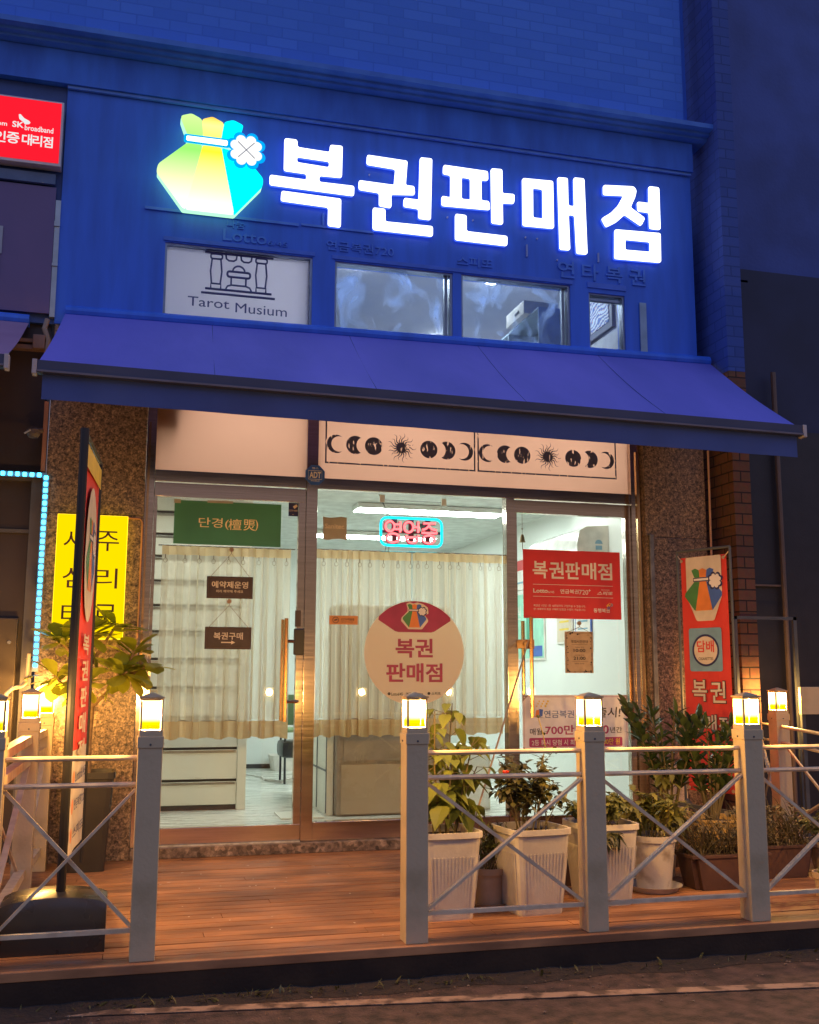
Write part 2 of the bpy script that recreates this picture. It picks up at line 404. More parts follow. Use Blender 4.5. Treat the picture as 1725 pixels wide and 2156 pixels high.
def bag_print(par, fr, cx, cy, s, z=.002, tag='emblem', sx=1):
    """the many coloured tied bag with a clover, printed"""
    root = None
    for ks, mt in ((('gt', 'gb'), M['green_print']), (('yt', 'yb'), M['orange_print']), (('ct', 'cb'), M['blue_print'])):
        mb = MB(); fill(mb, fr, [bagpoly(k, cx, cy, s) for k in ks], z=z)
        obj(tag, mb, mt, par)
    bb = [(cx + (x - .45) * s, cy + (y - 4.885) * s) for x, y in ((.255, 5.088), (.58, 5.09), (.58, 5.015), (.255, 5.018))]
    mb = MB(); fill(mb, fr, [bb], z=z + .0006)
    for a in (0, 90, 180, 270): fill(mb, fr, [heart(cx + .251 * s, cy + .13 * s, a - 6, .162 * s)], z=z + .0006 + a * 1e-6)
    obj(tag, mb, M['navy_print'], par)
    mb = MB(); fill(mb, fr, [bagpoly('band', cx, cy, s)], z=z + .0014)
    for a in (0, 90, 180, 270): fill(mb, fr, [heart(cx + .251 * s, cy + .13 * s, a - 6, .125 * s)], z=z + .0014 + a * 1e-6)
    obj(tag, mb, M['white_print'], par)

# ---------------------------------------------------------------- material library
M = {}
M['wall_blue'] = pbr('blue_glare_panel', (.038, .17, .82), .42, col2=(.026, .12, .60), nscale=1.6, stretch=(5, 1, .7), contrast=(.25, .6), detail=6, bump=.04, bscale=20)  # blue glare around the lit sign is put into this panel colour
M['wall_blue2'] = pbr('blue_glare_band', (.045, .20, .85), .6, col2=(.03, .13, .62), nscale=1.5, stretch=(4, 1, 1), detail=7, bump=.1, bscale=50)  # sign glare painted into the band as blue
M['brick_up'] = brickmat('glare_tinted_brick', (.085, .26, .92), (.065, .215, .82), (.062, .205, .79), .24, .085, bump=.35, nmix=.08)  # brick tinted blue to stand in for the glare over it
M['brick_dark'] = brickmat('dark_brown_brick', (.20, .095, .055), (.13, .065, .05), (.03, .02, .02), .21, .085, axis='sum', bump=.7)
M['neigh_dark'] = pbr('dark_cladding', (.045, .04, .085), .6, col2=(.03, .028, .06), nscale=2)
M['neigh_brown'] = pbr('brown_shutter', (.06, .042, .038), .55, col2=(.045, .03, .03), nscale=2)
M['granite'] = granite('brown_granite', (.24, .165, .115), (.46, .32, .21), (.055, .04, .032), .3, 110)
M['stone_sill'] = granite('grey_brown_stone', (.20, .14, .11), (.36, .27, .21), (.07, .05, .045), .5, 40)
M['steel'] = pbr('brushed_stainless', (.66, .55, .47), .16, 1, col2=(.56, .46, .39), nscale=3, stretch=(1, 1, 30), rvar=.06)
M['steel_bright'] = pbr('polished_steel', (.55, .54, .53), .22, 1, col2=(.65, .64, .62), nscale=10)
M['brass'] = pbr('brass_handle', (.72, .45, .22), .22, 1, col2=(.6, .35, .16), nscale=10)
M['glass'] = glassmat('clear_glass', refl=1.3)
M['glass_dirty'] = glassmat('stained_glass_pane', refl=.8, dirt=.55, dirtcol=(.45, .6, .95))
M['film'] = sheer('peach_window_film', (.66, .475, .40), .0, .9, weave=False)
M['film_grey'] = sheer('grey_window_film', (.97, .90, .90), .03, .95, weave=False)
M['deck'] = planks('stained_deck_boards', (.56, .26, .105), (.25, .105, .042))
M['deck_side'] = pbr('dark_deck_fascia', (.055, .028, .012), .85, col2=(.03, .015, .007), nscale=5, bump=.3)
M['road'] = pbr('worn_asphalt', (.105, .06, .044), .85, col2=(.03, .018, .013), nscale=14, bump=1, bscale=90, detail=12)
M['dirt'] = pbr('gutter_dirt', (.035, .022, .015), .95, col2=(.02, .015, .012), nscale=20, bump=.8, bscale=60)
M['roadpaint'] = pbr('worn_road_paint', (.34, .22, .14), .8, col2=(.09, .055, .035), nscale=9, contrast=(.42, .56), detail=8, bump=.3)
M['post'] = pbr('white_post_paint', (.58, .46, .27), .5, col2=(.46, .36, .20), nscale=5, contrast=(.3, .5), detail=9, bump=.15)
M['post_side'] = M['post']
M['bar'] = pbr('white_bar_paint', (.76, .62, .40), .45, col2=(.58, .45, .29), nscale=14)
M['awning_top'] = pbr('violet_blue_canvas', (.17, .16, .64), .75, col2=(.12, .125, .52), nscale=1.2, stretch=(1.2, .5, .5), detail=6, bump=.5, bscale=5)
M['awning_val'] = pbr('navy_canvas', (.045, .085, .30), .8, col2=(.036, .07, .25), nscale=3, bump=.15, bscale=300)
M['awning_pink'] = pbr('faded_plum_canvas', (.32, .19, .32), .8, col2=(.28, .16, .28), nscale=3, bump=.15, bscale=300)
M['awning_bar'] = pbr('grey_awning_rail', (.045, .055, .12), .45, col2=(.035, .045, .10), nscale=3)
M['awning_end'] = pbr('pale_end_cap', (.45, .43, .45), .4)
M['white_wall'] = pbr('white_wall_paint', (.80, .84, .80), .6, col2=(.77, .81, .78), nscale=2)
M['ceil'] = pbr('white_ceiling', (.72, .78, .76), .7)
M['up_wall'] = pbr('upper_room_wall', (.42, .44, .50), .7)
M['floor_in'] = pbr('pale_wood_floor', (.60, .60, .54), .28, col2=(.55, .55, .49), nscale=4, stretch=(1, 9, 1), rvar=.08)
M['cab_white'] = pbr('cream_cabinet', (.74, .73, .64), .35, col2=(.71, .70, .61), nscale=2)
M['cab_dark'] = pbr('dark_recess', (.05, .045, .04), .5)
M['beige_board'] = pbr('beige_counter_board', (.42, .32, .22), .5, col2=(.38, .29, .2), nscale=3)
M['beige_panel'] = pbr('taupe_panel', (.33, .26, .20), .5)
M['blackplastic'] = pbr('black_plastic', (.018, .017, .018), .35)
M['blackmetal'] = pbr('black_metal', (.02, .02, .022), .4)
M['greymetal'] = pbr('dark_grey_metal', (.09, .10, .11), .4, col2=(.07, .08, .09))
M['darkbase'] = pbr('dark_base_plastic', (.05, .046, .04), .28, col2=(.035, .032, .028), nscale=4, rvar=.08)
M['planter_dark'] = pbr('dark_planter', (.035, .03, .026), .45)
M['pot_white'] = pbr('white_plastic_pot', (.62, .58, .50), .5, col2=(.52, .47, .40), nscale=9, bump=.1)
M['pot_grey'] = pbr('weathered_grey_pot', (.50, .46, .42), .7, col2=(.24, .20, .17), nscale=9, contrast=(.3, .5), detail=7, bump=.2)
M['pot_beige'] = pbr('beige_clay_pot', (.42, .31, .21), .7, col2=(.33, .23, .15), nscale=7, bump=.1)
M['pot_yellow'] = pbr('ochre_pot', (.56, .37, .12), .55, col2=(.50, .32, .1), nscale=4)
M['pot_brown'] = pbr('brown_planter', (.10, .048, .034), .6, col2=(.06, .03, .022), nscale=6, bump=.1)
M['soil'] = pbr('potting_soil', (.10, .055, .03), .95, col2=(.02, .012, .008), nscale=90, bump=1, bscale=150)
M['stem'] = pbr('green_brown_stem', (.13, .10, .04), .7)
M['bark'] = pbr('pale_bark', (.30, .20, .10), .8, col2=(.17, .10, .05), nscale=30, bump=.4)
M['sheer'] = sheer('sheer_cream_curtain', (.86, .80, .65), .38, .55)
M['sheer_tan'] = sheer('tan_curtain_band', (.72, .54, .30), .08, .5)
M['green_print'] = pbr('green_print', (.06, .26, .07), .5, col2=(.05, .2, .06))
M['orange_print'] = pbr('orange_print', (.80, .24, .05), .5)
M['blue_print'] = pbr('blue_print', (.05, .14, .50), .5)
M['white_print'] = pbr('white_print', (.82, .78, .72), .5)
M['cream_print'] = pbr('cream_print', (.72, .62, .48), .5)
M['red_print'] = pbr('red_print', (.62, .03, .03), .45, col2=(.56, .028, .028))
M['banner_red'] = pbr('red_banner_cloth', (.72, .05, .035), .6, col2=(.62, .04, .03), nscale=3, bump=.1)
M['plum_print'] = pbr('plum_print', (.36, .02, .09), .5)
M['magenta_print'] = pbr('magenta_print', (.45, .05, .16), .5)
M['dark_print'] = pbr('dark_print', (.04, .035, .04), .5)
M['navy_print'] = pbr('navy_print', (.02, .025, .12), .5)
M['lblue_print'] = pbr('light_blue_print', (.20, .38, .50), .5)
M['yellow_print'] = pbr('yellow_print', (.85, .62, .06), .5)
M['gold'] = pbr('gold_lettering', (.95, .80, .48), .4, col2=(.85, .70, .38), nscale=20)
M['green_cloth'] = pbr('green_board', (.055, .25, .15), .6, col2=(.05, .22, .13), nscale=4)
M['plaque'] = pbr('dark_brown_plaque', (.065, .04, .035), .5, col2=(.045, .028, .025), nscale=15)
M['plaque_light'] = pbr('kraft_plaque', (.46, .33, .20), .6, col2=(.38, .27, .16), nscale=20)
M['string'] = pbr('jute_string', (.22, .15, .09), .9)
M['knob'] = pbr('wooden_knob', (.33, .22, .14), .6)
M['circle_vinyl'] = sheer('cream_sticker_vinyl', (.94, .86, .72), .0, .6, weave=False)
M['grey_sticker'] = pbr('grey_brown_sticker', (.38, .36, .29), .5)
M['old_print'] = pbr('faded_lettering', (.085, .24, .82), .6)
M['worn_navy'] = worn_print('worn_navy_print', (.07, .08, .20), .60)
M['line_navy'] = pbr('navy_line_print', (.085, .09, .22), .5)
E_WHITE = emis('lit_white_acrylic', (.93, .95, 1.0), 2.4)
E_SIDE = emis('lit_letter_side', (.07, .17, 1.0), 1.1)
E_CEIL = emis('ceiling_lamp_diffuser', (.90, 1.0, .96), 42)
E_DOWN = emis('downlight_lens', (.75, .88, 1.0), 320)
E_CYAN = emis('cyan_led', (.06, .65, 1.0), 7)
E_NEONC = emis('cyan_neon_tube', (.0, .80, 1.0), 2.2)
E_NEONR = emis('red_neon_tube', (1.0, .15, .16), 3.0)
E_YEL = emis('lit_yellow_face', (1.15, .80, .0), 1.0)
E_RED = emis('lit_red_face', (1.0, .012, .03), 1.05)
E_LWHITE = emis('lit_white_print', (.86, .86, .86), 1.0)
# bollard lamp: bulb glow put into the glass colour, bright on top, amber below
def lampglass(name, col, s, tr):
    m, nt, out = newmat(name)
    e = N(nt, 'ShaderNodeEmission'); e.inputs[0].default_value = (*col, 1); e.inputs[1].default_value = s
    t = N(nt, 'ShaderNodeBsdfTransparent'); t.inputs[0].default_value = (1, .9, .7, 1); mx = N(nt, 'ShaderNodeMixShader'); mx.inputs[0].default_value = tr
    nt.links.new(e.outputs[0], mx.inputs[1]); nt.links.new(t.outputs[0], mx.inputs[2]); nt.links.new(mx.outputs[0], out.inputs[0]); return m
def lampglass_grad(name):
    m, nt, out = newmat(name)
    e = N(nt, 'ShaderNodeEmission'); tc = N(nt, 'ShaderNodeTexCoord'); sx = N(nt, 'ShaderNodeSeparateXYZ'); mr = N(nt, 'ShaderNodeMapRange')
    mr.inputs['From Min'].default_value = .963; mr.inputs['From Max'].default_value = 1.088
    rp = N(nt, 'ShaderNodeValToRGB'); el = rp.color_ramp.elements; el.new(.3); el.new(.45)
    for k_, (p_, c_) in enumerate(((0, (.22, .11, .0)), (.26, (.26, .17, .0)), (.44, (1, .72, .28)), (1, (1, .74, .32)))): el[k_].position = p_; el[k_].color = (*c_, 1)
    e.inputs[1].default_value = 7
    nt.links.new(tc.outputs['Object'], sx.inputs[0]); nt.links.new(sx.outputs['Z'], mr.inputs[0]); nt.links.new(mr.outputs[0], rp.inputs[0]); nt.links.new(rp.outputs[0], e.inputs[0])
    t = N(nt, 'ShaderNodeBsdfTransparent'); t.inputs[0].default_value = (1, .9, .7, 1); mx = N(nt, 'ShaderNodeMixShader'); mx.inputs[0].default_value = .35
    nt.links.new(e.outputs[0], mx.inputs[1]); nt.links.new(t.outputs[0], mx.inputs[2]); nt.links.new(mx.outputs[0], out.inputs[0]); return m
E_LAMP = lampglass_grad('lit_amber_glass')
E_LAMP_OLD = lampglass('lit_frosted_glass', (1.0, .72, .30), 24.0, .6)
E_LAMP2 = lampglass('lit_amber_glass', (1.0, .62, .0), 1.9, .3)

# ---------------------------------------------------------------- the ground
mb = MB(); mb.box(-8, 14, -14, 6, -.35, -.15)
obj('road', mb, M['road'], kind='structure')
mb = MB(); mb.bar((-3.5, -2.36, -.1455), (6.5, -3.64, -.1455), .07, .003)
obj('road_marking', mb, M['roadpaint'], kind='structure')
mb = MB()
# gutter strip of packed dirt against the deck
vs = []; ng = 120
for i in range(ng + 1):
    x = -3 + i * .08; wv_ = .02 * math.sin(i * .7) + random.uniform(-.012, .012)
    vs += [(x, -2.83 + wv_, -.1485), (x, -2.77 + wv_, -.14 + random.uniform(0, .008)), (x, -2.704, -.128 + random.uniform(-.006, .006))]
mb.add(vs, [(i * 3 + j, i * 3 + 3 + j, i * 3 + 4 + j, i * 3 + 1 + j) for i in range(ng) for j in (0, 1)])
obj('gutter', mb, M['dirt'], kind='structure')
deck = MB(); y = -2.66; w = .095
while y < .12:
    # boards with joints at staggered places
    js = sorted([-3.2] + [random.uniform(-2.5, 6) for _ in range(3)] + [6.8])
    for a, b in zip(js[:-1], js[1:]):
        deck.box(a + .0015, b - .0015, y, y + w - .009, -.03, random.uniform(-.0015, .0015), .002)
    y += w
deck.box(-3.2, 6.8, -2.703, -2.664, -.035, .0025, .003)
dk = obj('deck', deck, M['deck'], kind='structure')
mb = MB(); mb.box(-3.2, 6.8, -2.70, -2.665, -.16, -.036); mb.box(-3.2, 6.8, -2.66, .1, -.16, -.04)
obj('deck_base', mb, M['deck_side'], kind='structure')

# ---------------------------------------------------------------- the shop building
B = thing('shop_building', 'blue panelled shop front with granite pillars, glass doors and upper windows', 'building', (1.97, 0, 0))
def wall_with_holes(mb, x0, x1, z0, z1, y0, y1, holes):
    """slab in XZ with rectangular openings, split into strips"""
    xs = sorted({x0, x1, *[h[0] for h in holes], *[h[1] for h in holes]})
    for a, b in zip(xs[:-1], xs[1:]):
        zs = [z0]
        for h in sorted(holes, key=lambda q: q[2]):
            if h[0] <= a + 1e-6 and h[1] >= b - 1e-6: zs += [h[2], h[3]]
        zs.append(z1)
        for i in range(0, len(zs), 2):
            if zs[i + 1] - zs[i] > 1e-4: mb.box(a, b, y0, y1, zs[i], zs[i + 1])
WIN = [(.154, 1.234, 3.757, 4.306), (1.405, 2.336, 3.766, 4.300), (2.405, 3.322, 3.768, 4.303), (3.482, 3.80, 3.782, 4.262), (3.925, 3.985, 3.785, 4.215)]
mb = MB(); wall_with_holes(mb, -.575, 4.44, 3.62, 5.375, -.06, .08, WIN[:4])
obj('panel_wall', mb, M['wall_blue'], B)
mb = MB()
mb.box(-.575, 4.44, -.085, -.062, 5.38, 5.40); mb.box(.0, 1.12, -.075, -.062, 4.535, 4.556); mb.box(1.14, 1.7, -.072, -.062, 4.545, 4.562)
for x in (1.30, 1.33): mb.box(x, x + .012, -.074, -.062, 4.56, 4.66)
obj('trim_strip', mb, M['steel_blue'] if 'steel_blue' in M else pbr('blue_steel_trim', (.10, .27, .85), .5), B)
mb = MB(); mb.box(-3.2, 4.45, -.10, .08, 5.405, 5.66)
obj('upper_band', mb, M['wall_blue2'], B)
mb = MB()
prof = [(-.10, 5.665), (-.16, 5.675), (-.16, 5.695), (-.20, 5.70), (-.20, 5.722), (-.26, 5.728), (-.26, 5.768), (.08, 5.775), (.08, 5.665)]
mb.prism([(0, y_, z_) for y_, z_ in prof], (-3.2, 0, 0), (4.72, 0, 0))
obj('cornice', mb, pbr('pale_blue_cornice', (.07, .23, .74), .5, col2=(.04, .16, .62), nscale=5), B)
mb = MB(); mb.box(-3.2, 4.385, -.09, .08, 5.778, 9.5)
obj('brick_wall', mb, M['brick_up'], B)
mb = MB(); mb.box(4.388, 4.46, -.02, .08, 3.62, 9.5); mb.box(4.44, 4.46, -.02, .08, 0, 3.62)
obj('corner_strip', mb, M['wall_blue'], B)
for x0, x1 in ((-.567, .084), (3.90, 4.436)):
    mb = MB()
    for z0, z1 in ((.0, 1.285), (1.289, 2.283), (2.287, 3.6)):
        mb.box(x0, x1, -.10, .12, z0, z1, .003)
    mb.box(x0 + .01, x1 - .01, -.09, .11, 0, 3.6)
    obj('pillar', mb, M['granite'], B)
mb = MB(); mb.box(.086, 3.895, -.10, .12, .0, .068, .004)
obj('doorstep', mb, M['stone_sill'], B)
# rooms
mb = MB(); mb.box(.06, 4.06, .125, 5.6, .0, .10); obj('shop_floor', mb, M['floor_in'], B)
mb = MB(); mb.box(.06, 4.06, 1.222, 5.6, 2.76, 2.86); mb.box(.06, 4.06, 1.20, 1.2215, 2.76, 3.36); mb.box(.06, 4.06, .06, 1.2215, 3.362, 3.46); obj('shop_ceiling', mb, M['ceil'], B)  # front bay shaped as an unseen raised pocket to light the transom film evenly
mb = MB(); mb.box(-.02, .085, .125, 5.6, .101, 2.759); mb.box(3.925, 4.06, .125, 5.6, .101, 2.759); mb.box(.086, 3.924, 5.46, 5.6, .101, 2.759); mb.box(-.02, .085, .05, 1.2, 2.760, 3.36); mb.box(3.925, 4.06, .05, 1.2, 2.760, 3.36)
obj('shop_wall', mb, M['white_wall'], B)
mb = MB(); mb.box(.09, 3.92, 5.44, 5.458, .101, .15); obj('skirting', mb, M['cab_dark'], B)
mb = MB(); mb.box(.06, 4.3, .10, 4.5, 3.5, 3.6); obj('upper_floor', mb, M['up_wall'], B)
mb = MB(); mb.box(-.02, .085, .09, 4.5, 3.601, 5.0); mb.box(4.15, 4.3, .09, 4.5, 3.601, 5.0); mb.box(.086, 4.149, 4.5, 4.6, 3.601, 5.0); obj('upper_room_wall', mb, M['up_wall'], B)
mb = MB(); mb.box(.0, 4.3, .09, 4.6, 5.001, 5.1); obj('upper_ceiling', mb, pbr('grey_plaster_ceiling', (.40, .40, .47), .8, col2=(.30, .33, .43), nscale=1.5, detail=6), B)
# steel framing of the shop front
mb = MB()
for x0, x1, zt in ((.086, .150, 3.62), (1.224, 1.306, 3.62), (2.762, 2.828, 2.5475), (3.812, 3.895, 3.62)):
    mb.box(x0, x1, -.045, .045, .070, zt, .003)
for x0, x1 in ((.151, 1.223), (1.307, 3.811)):
    mb.box(x0, x1, -.038, .038, 2.548, 2.628, .003)
    mb.box(x0, x1, -.036, .036, 3.30, 3.62)
mb.box(1.307, 2.761, -.04, .04, .070, .196, .003)
mb.box(.151, 1.223, -.03, .03, .069, .076); mb.box(2.829, 3.811, -.03, .03, .069, .076)
obj('steel_frame', mb, M['steel'], B)
mb = MB(); mb.box(.155, 1.22, -.055, -.0305, .0685, .077); obj('threshold_strip', mb, pbr('worn_bright_strip', (.8, .8, .78), .35, .6, col2=(.5, .48, .44), nscale=20), B)
for a_, b_, c_, d_, e_ in ((3.812, 3.835, -.14, -.11, .72), (.098, .112, -.11, -.102, 1.25)):
    mb = MB(); mb.box(a_, b_, c_, d_, e_, 2.95); obj('downpipe', mb, M['brass'], B)
mb = MB(); mb.box(3.92, 3.955, -.125, -.104, .10, 2.30, .004)
obj('edge_guard', mb, pbr('dull_grey_guard', (.22, .23, .24), .55, .3, col2=(.12, .12, .13), nscale=12), B)
# transom lights: film covered glass
for x0, x1 in ((.151, 1.223), (1.307, 3.811)):
    mb = MB(); mb.box(x0, x1, .0, .006, 2.63, 3.299)
    obj('transom_window', mb, M['film'], B)
mb = MB(); mb.box(1.3075, 2.7605, -.003, .003, .198, 2.546)
obj('display_window', mb, M['glass'], B)
# doors
def door(x0, x1, label, lab_handle):
    mb = MB()
    mb.box(x0, x0 + .022, -.028, .028, .186, 2.44); mb.box(x1 - .05, x1, -.028, .028, .186, 2.44)
    mb.box(x0, x1, -.03, .03, .080, .185, .002); mb.box(x0, x1, -.03, .03, 2.441, 2.540, .002)
    d = obj('shop_door', mb, M['steel'], B, label=label)
    g = MB(); g.box(x0 + .0225, x1 - .0505, -.003, .003, .186, 2.44)
    obj('glass_pane', g, M['glass'], d)
    return d
d1 = door(.152, 1.222, 'door behind the post with a black keypad lock', '')
d2 = door(2.83, 3.81, 'door with a red notice on its glass', '')
mb = MB(); mb.tube([(1.09, -.085, 1.60), (1.09, -.085, .885)], .014, 10); mb.tube([(1.09, .085, 1.60), (1.09, .085, .885)], .014, 10)
for z in (1.44, 1.02): mb.tube([(1.09, -.085, z), (1.19, -.03, z)], .012, 8)
obj('handle', mb, M['brass'], d1)
mb = MB(); mb.box(1.15, 1.222, -.065, -.031, 1.345, 1.53, .008)
k = obj('lock', mb, M['blackplastic'], d1)
mb = MB(); mb.box(1.158, 1.20, -.040, -.0295, 1.545, 1.66, .003)
obj('keypad', mb, M['plaque'], d1)
mb = MB(); mb.tube([(2.935, -.085, 1.64), (2.935, -.085, .90)], .014, 10); mb.tube([(2.935, .085, 1.62), (2.935, .085, 1.0)], .014, 10)
obj('handle', mb, M['brass'], d2)
mb = MB(); mb.box(2.835, 2.975, -.045, .045, 1.405, 1.475, .004)
mb.tube([(2.905, -.048, 1.44), (2.905, -.060, 1.44)], .02, 14); mb.tube([(2.95, -.048, 1.44), (2.95, -.06, 1.44)], .014, 14)
obj('lock', mb, M['brass'], d2)
# upper windows
for i, (x0, x1, z0, z1) in enumerate(WIN):
    if i == 4: continue
    mb = MB(); t = .016
    y0, y1 = -.045, .03
    mb.box(x0, x0 + t, y0, y1, z0, z1); mb.box(x1 - t, x1, y0, y1, z0, z1); mb.box(x0 + t, x1 - t, y0, y1, z0, z0 + .012); mb.box(x0 + t, x1 - t, y0, y1, z1 - .012, z1)
    if i in (1, 2): mb.box(x1 - t - .035, x1 - t - .012, .0, .03, z0 + .012, z1 - .012)
    if i == 3: mb.box(x0 + t, x1 - t, -.02, .02, z1 - .05, z1 - .032)
    w_ = obj('window', mb, pbr('window_aluminium', (.30, .36, .46), .35, .6), B)
    g = MB(); g.box(x0 + t, x1 - t, -.003, .002, z0 + .012, z1 - .012)
    obj('pane', g, M['film_grey'] if i == 0 else (M['glass_dirty'] if i in (1, 2) else M['glass']), w_)
mb = MB(); mb.box(3.925, 3.985, -.075, -.062, 3.785, 4.215, .003)
obj('edge_trim', mb, pbr('grey_blue_trim', (.30, .42, .55), .35, .3), B)
mb = MB()
mb.box(.14, 1.25, -.07, -.061, 4.315, 4.345); mb.box(1.38, 3.34, -.07, -.061, 4.31, 4.34); mb.box(3.47, 3.81, -.07, -.061, 4.30, 4.345)
mb.box(.30, .78, -.07, -.061, 3.70, 3.73); mb.box(.82, 2.0, -.07, -.061, 3.70, 3.73); mb.box(2.04, 3.9, -.07, -.061, 3.70, 3.73)
obj('sill_trim', mb, pbr('violet_blue_trim', (.07, .19, .78), .5), B)

# ---------------------------------------------------------------- neighbours
NB = thing('neighbour_shop', 'dark neighbouring shop front under the plum awning, edged with cyan lights', 'building', (-1.8, 0, 0))
mb = MB(); mb.box(-3.2, -.578, -.04, .3, 3.62, 5.40); obj('panel_wall', mb, pbr('slate_blue_panel', (.04, .09, .30), .5), NB)
mb = MB(); mb.box(-3.2, -.612, -.08, -.062, 3.68, 4.61); obj('plum_panel', mb, pbr('plum_window_film', (.15, .10, .24), .3, col2=(.13, .09, .22), nscale=2), NB)
mb = MB(); mb.box(-3.2, -.945, -.09, -.082, 4.08, 4.28); mb.box(-3.2, -.955, -.09, -.082, 3.90, 4.065); obj('notice_panel', mb, pbr('pale_grey_panel', (.40, .44, .50), .5), NB)
mb = MB(); mb.box(-3.2, -.62, -.10, -.062, 4.625, 4.70); obj('rail', mb, pbr('slate_rail', (.10, .16, .30), .4), NB)
mb = MB(); mb.box(-.61, -.575, -.075, .0, 3.66, 4.52); mb.box(-.612, -.573, -.085, -.076, 4.325, 4.36); mb.box(-.612, -.573, -.085, -.076, 4.03, 4.05)
obj('steel_strip', mb, pbr('pale_steel_strip', (.45, .50, .52), .3, .5), NB)
mb = MB(); mb.box(-3.2, -.60, .0, .3, .0, 3.62); obj('shutter', mb, M['neigh_brown'], NB)
mb = MB(); mb.box(-3.2, -.66, -.03, -.002, 2.145, 2.17); mb.box(-.66, -.59, -.06, .0, .0, 2.54); mb.box(-3.2, -.59, -.05, .0, 2.50, 2.545)
obj('frame', mb, pbr('brown_grey_frame', (.13, .12, .12), .5), NB)
mb = MB(); mb.box(-1.6, -.69, -.10, -.03, .55, 1.57, .008); bx = obj('meter_box', mb, pbr('taupe_metal_box', (.085, .062, .045), .5, .2), NB)
mb = MB(); mb.tube([(-.735, -.10, 1.41), (-.735, -.115, 1.41)], .012, 10); obj('latch', mb, M['steel_bright'], bx)
mb = MB(); mb.box(-.605, -.577, -.09, -.07, 2.56, 3.05); obj('edge_trim', mb, pbr('copper_trim', (.45, .22, .14), .5), NB)

NR = thing('brick_neighbour', 'dark brick neighbouring building standing to the right of the shop', 'building', (5.5, .3, 0))
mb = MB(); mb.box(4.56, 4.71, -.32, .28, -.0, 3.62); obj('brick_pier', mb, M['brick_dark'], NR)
mb = MB(); mb.box(4.56, 4.71, -.32, .28, 3.622, 9.5); obj('upper_pier', mb, brickmat('glare_blue_brick', (.05, .105, .40), (.04, .085, .33), (.03, .07, .27), .21, .085, axis='sum', bump=.35, nmix=.1), NR)  # upper part of the brown pier coloured blue to paint in the glare
mb = MB(); mb.box(4.48, 9, .30, .6, 0, 9.5); obj('wall', mb, pbr('glare_blue_render', (.05, .095, .38), .6, col2=(.035, .065, .26), nscale=2, bump=.2, bscale=30), NR)  # the glare's blue is baked into this wall colour
mb = MB(); mb.box(4.9, 9, .24, .298, 3.31, 4.75); obj('wall', mb, pbr('wall_glare_fade', (.02, .028, .085), .6, col2=(.014, .02, .06), nscale=2), NR)  # darker slab added over the wall to paint the glare's fade
mb = MB(); mb.box(4.9, 9, .2, .295, 0, 3.3); obj('dark_shutter', mb, pbr('near_black_cladding', (.022, .02, .028), .45, bump=.1), NR)
mb = MB(); mb.tube([(5.30, .16, 0), (5.30, .16, 3.8)], .022, 8); mb.box(4.88, 5.28, .17, .19, 1.95, 1.965)
obj('drainpipe', mb, pbr('brown_pipe', (.14, .095, .08), .5), NR)
mb = MB(); mb.box(5.05, 5.15, .24, .295, 4.63, 4.65); obj('bracket', mb, pbr('blue_grey_bracket', (.10, .13, .35), .5), NR)

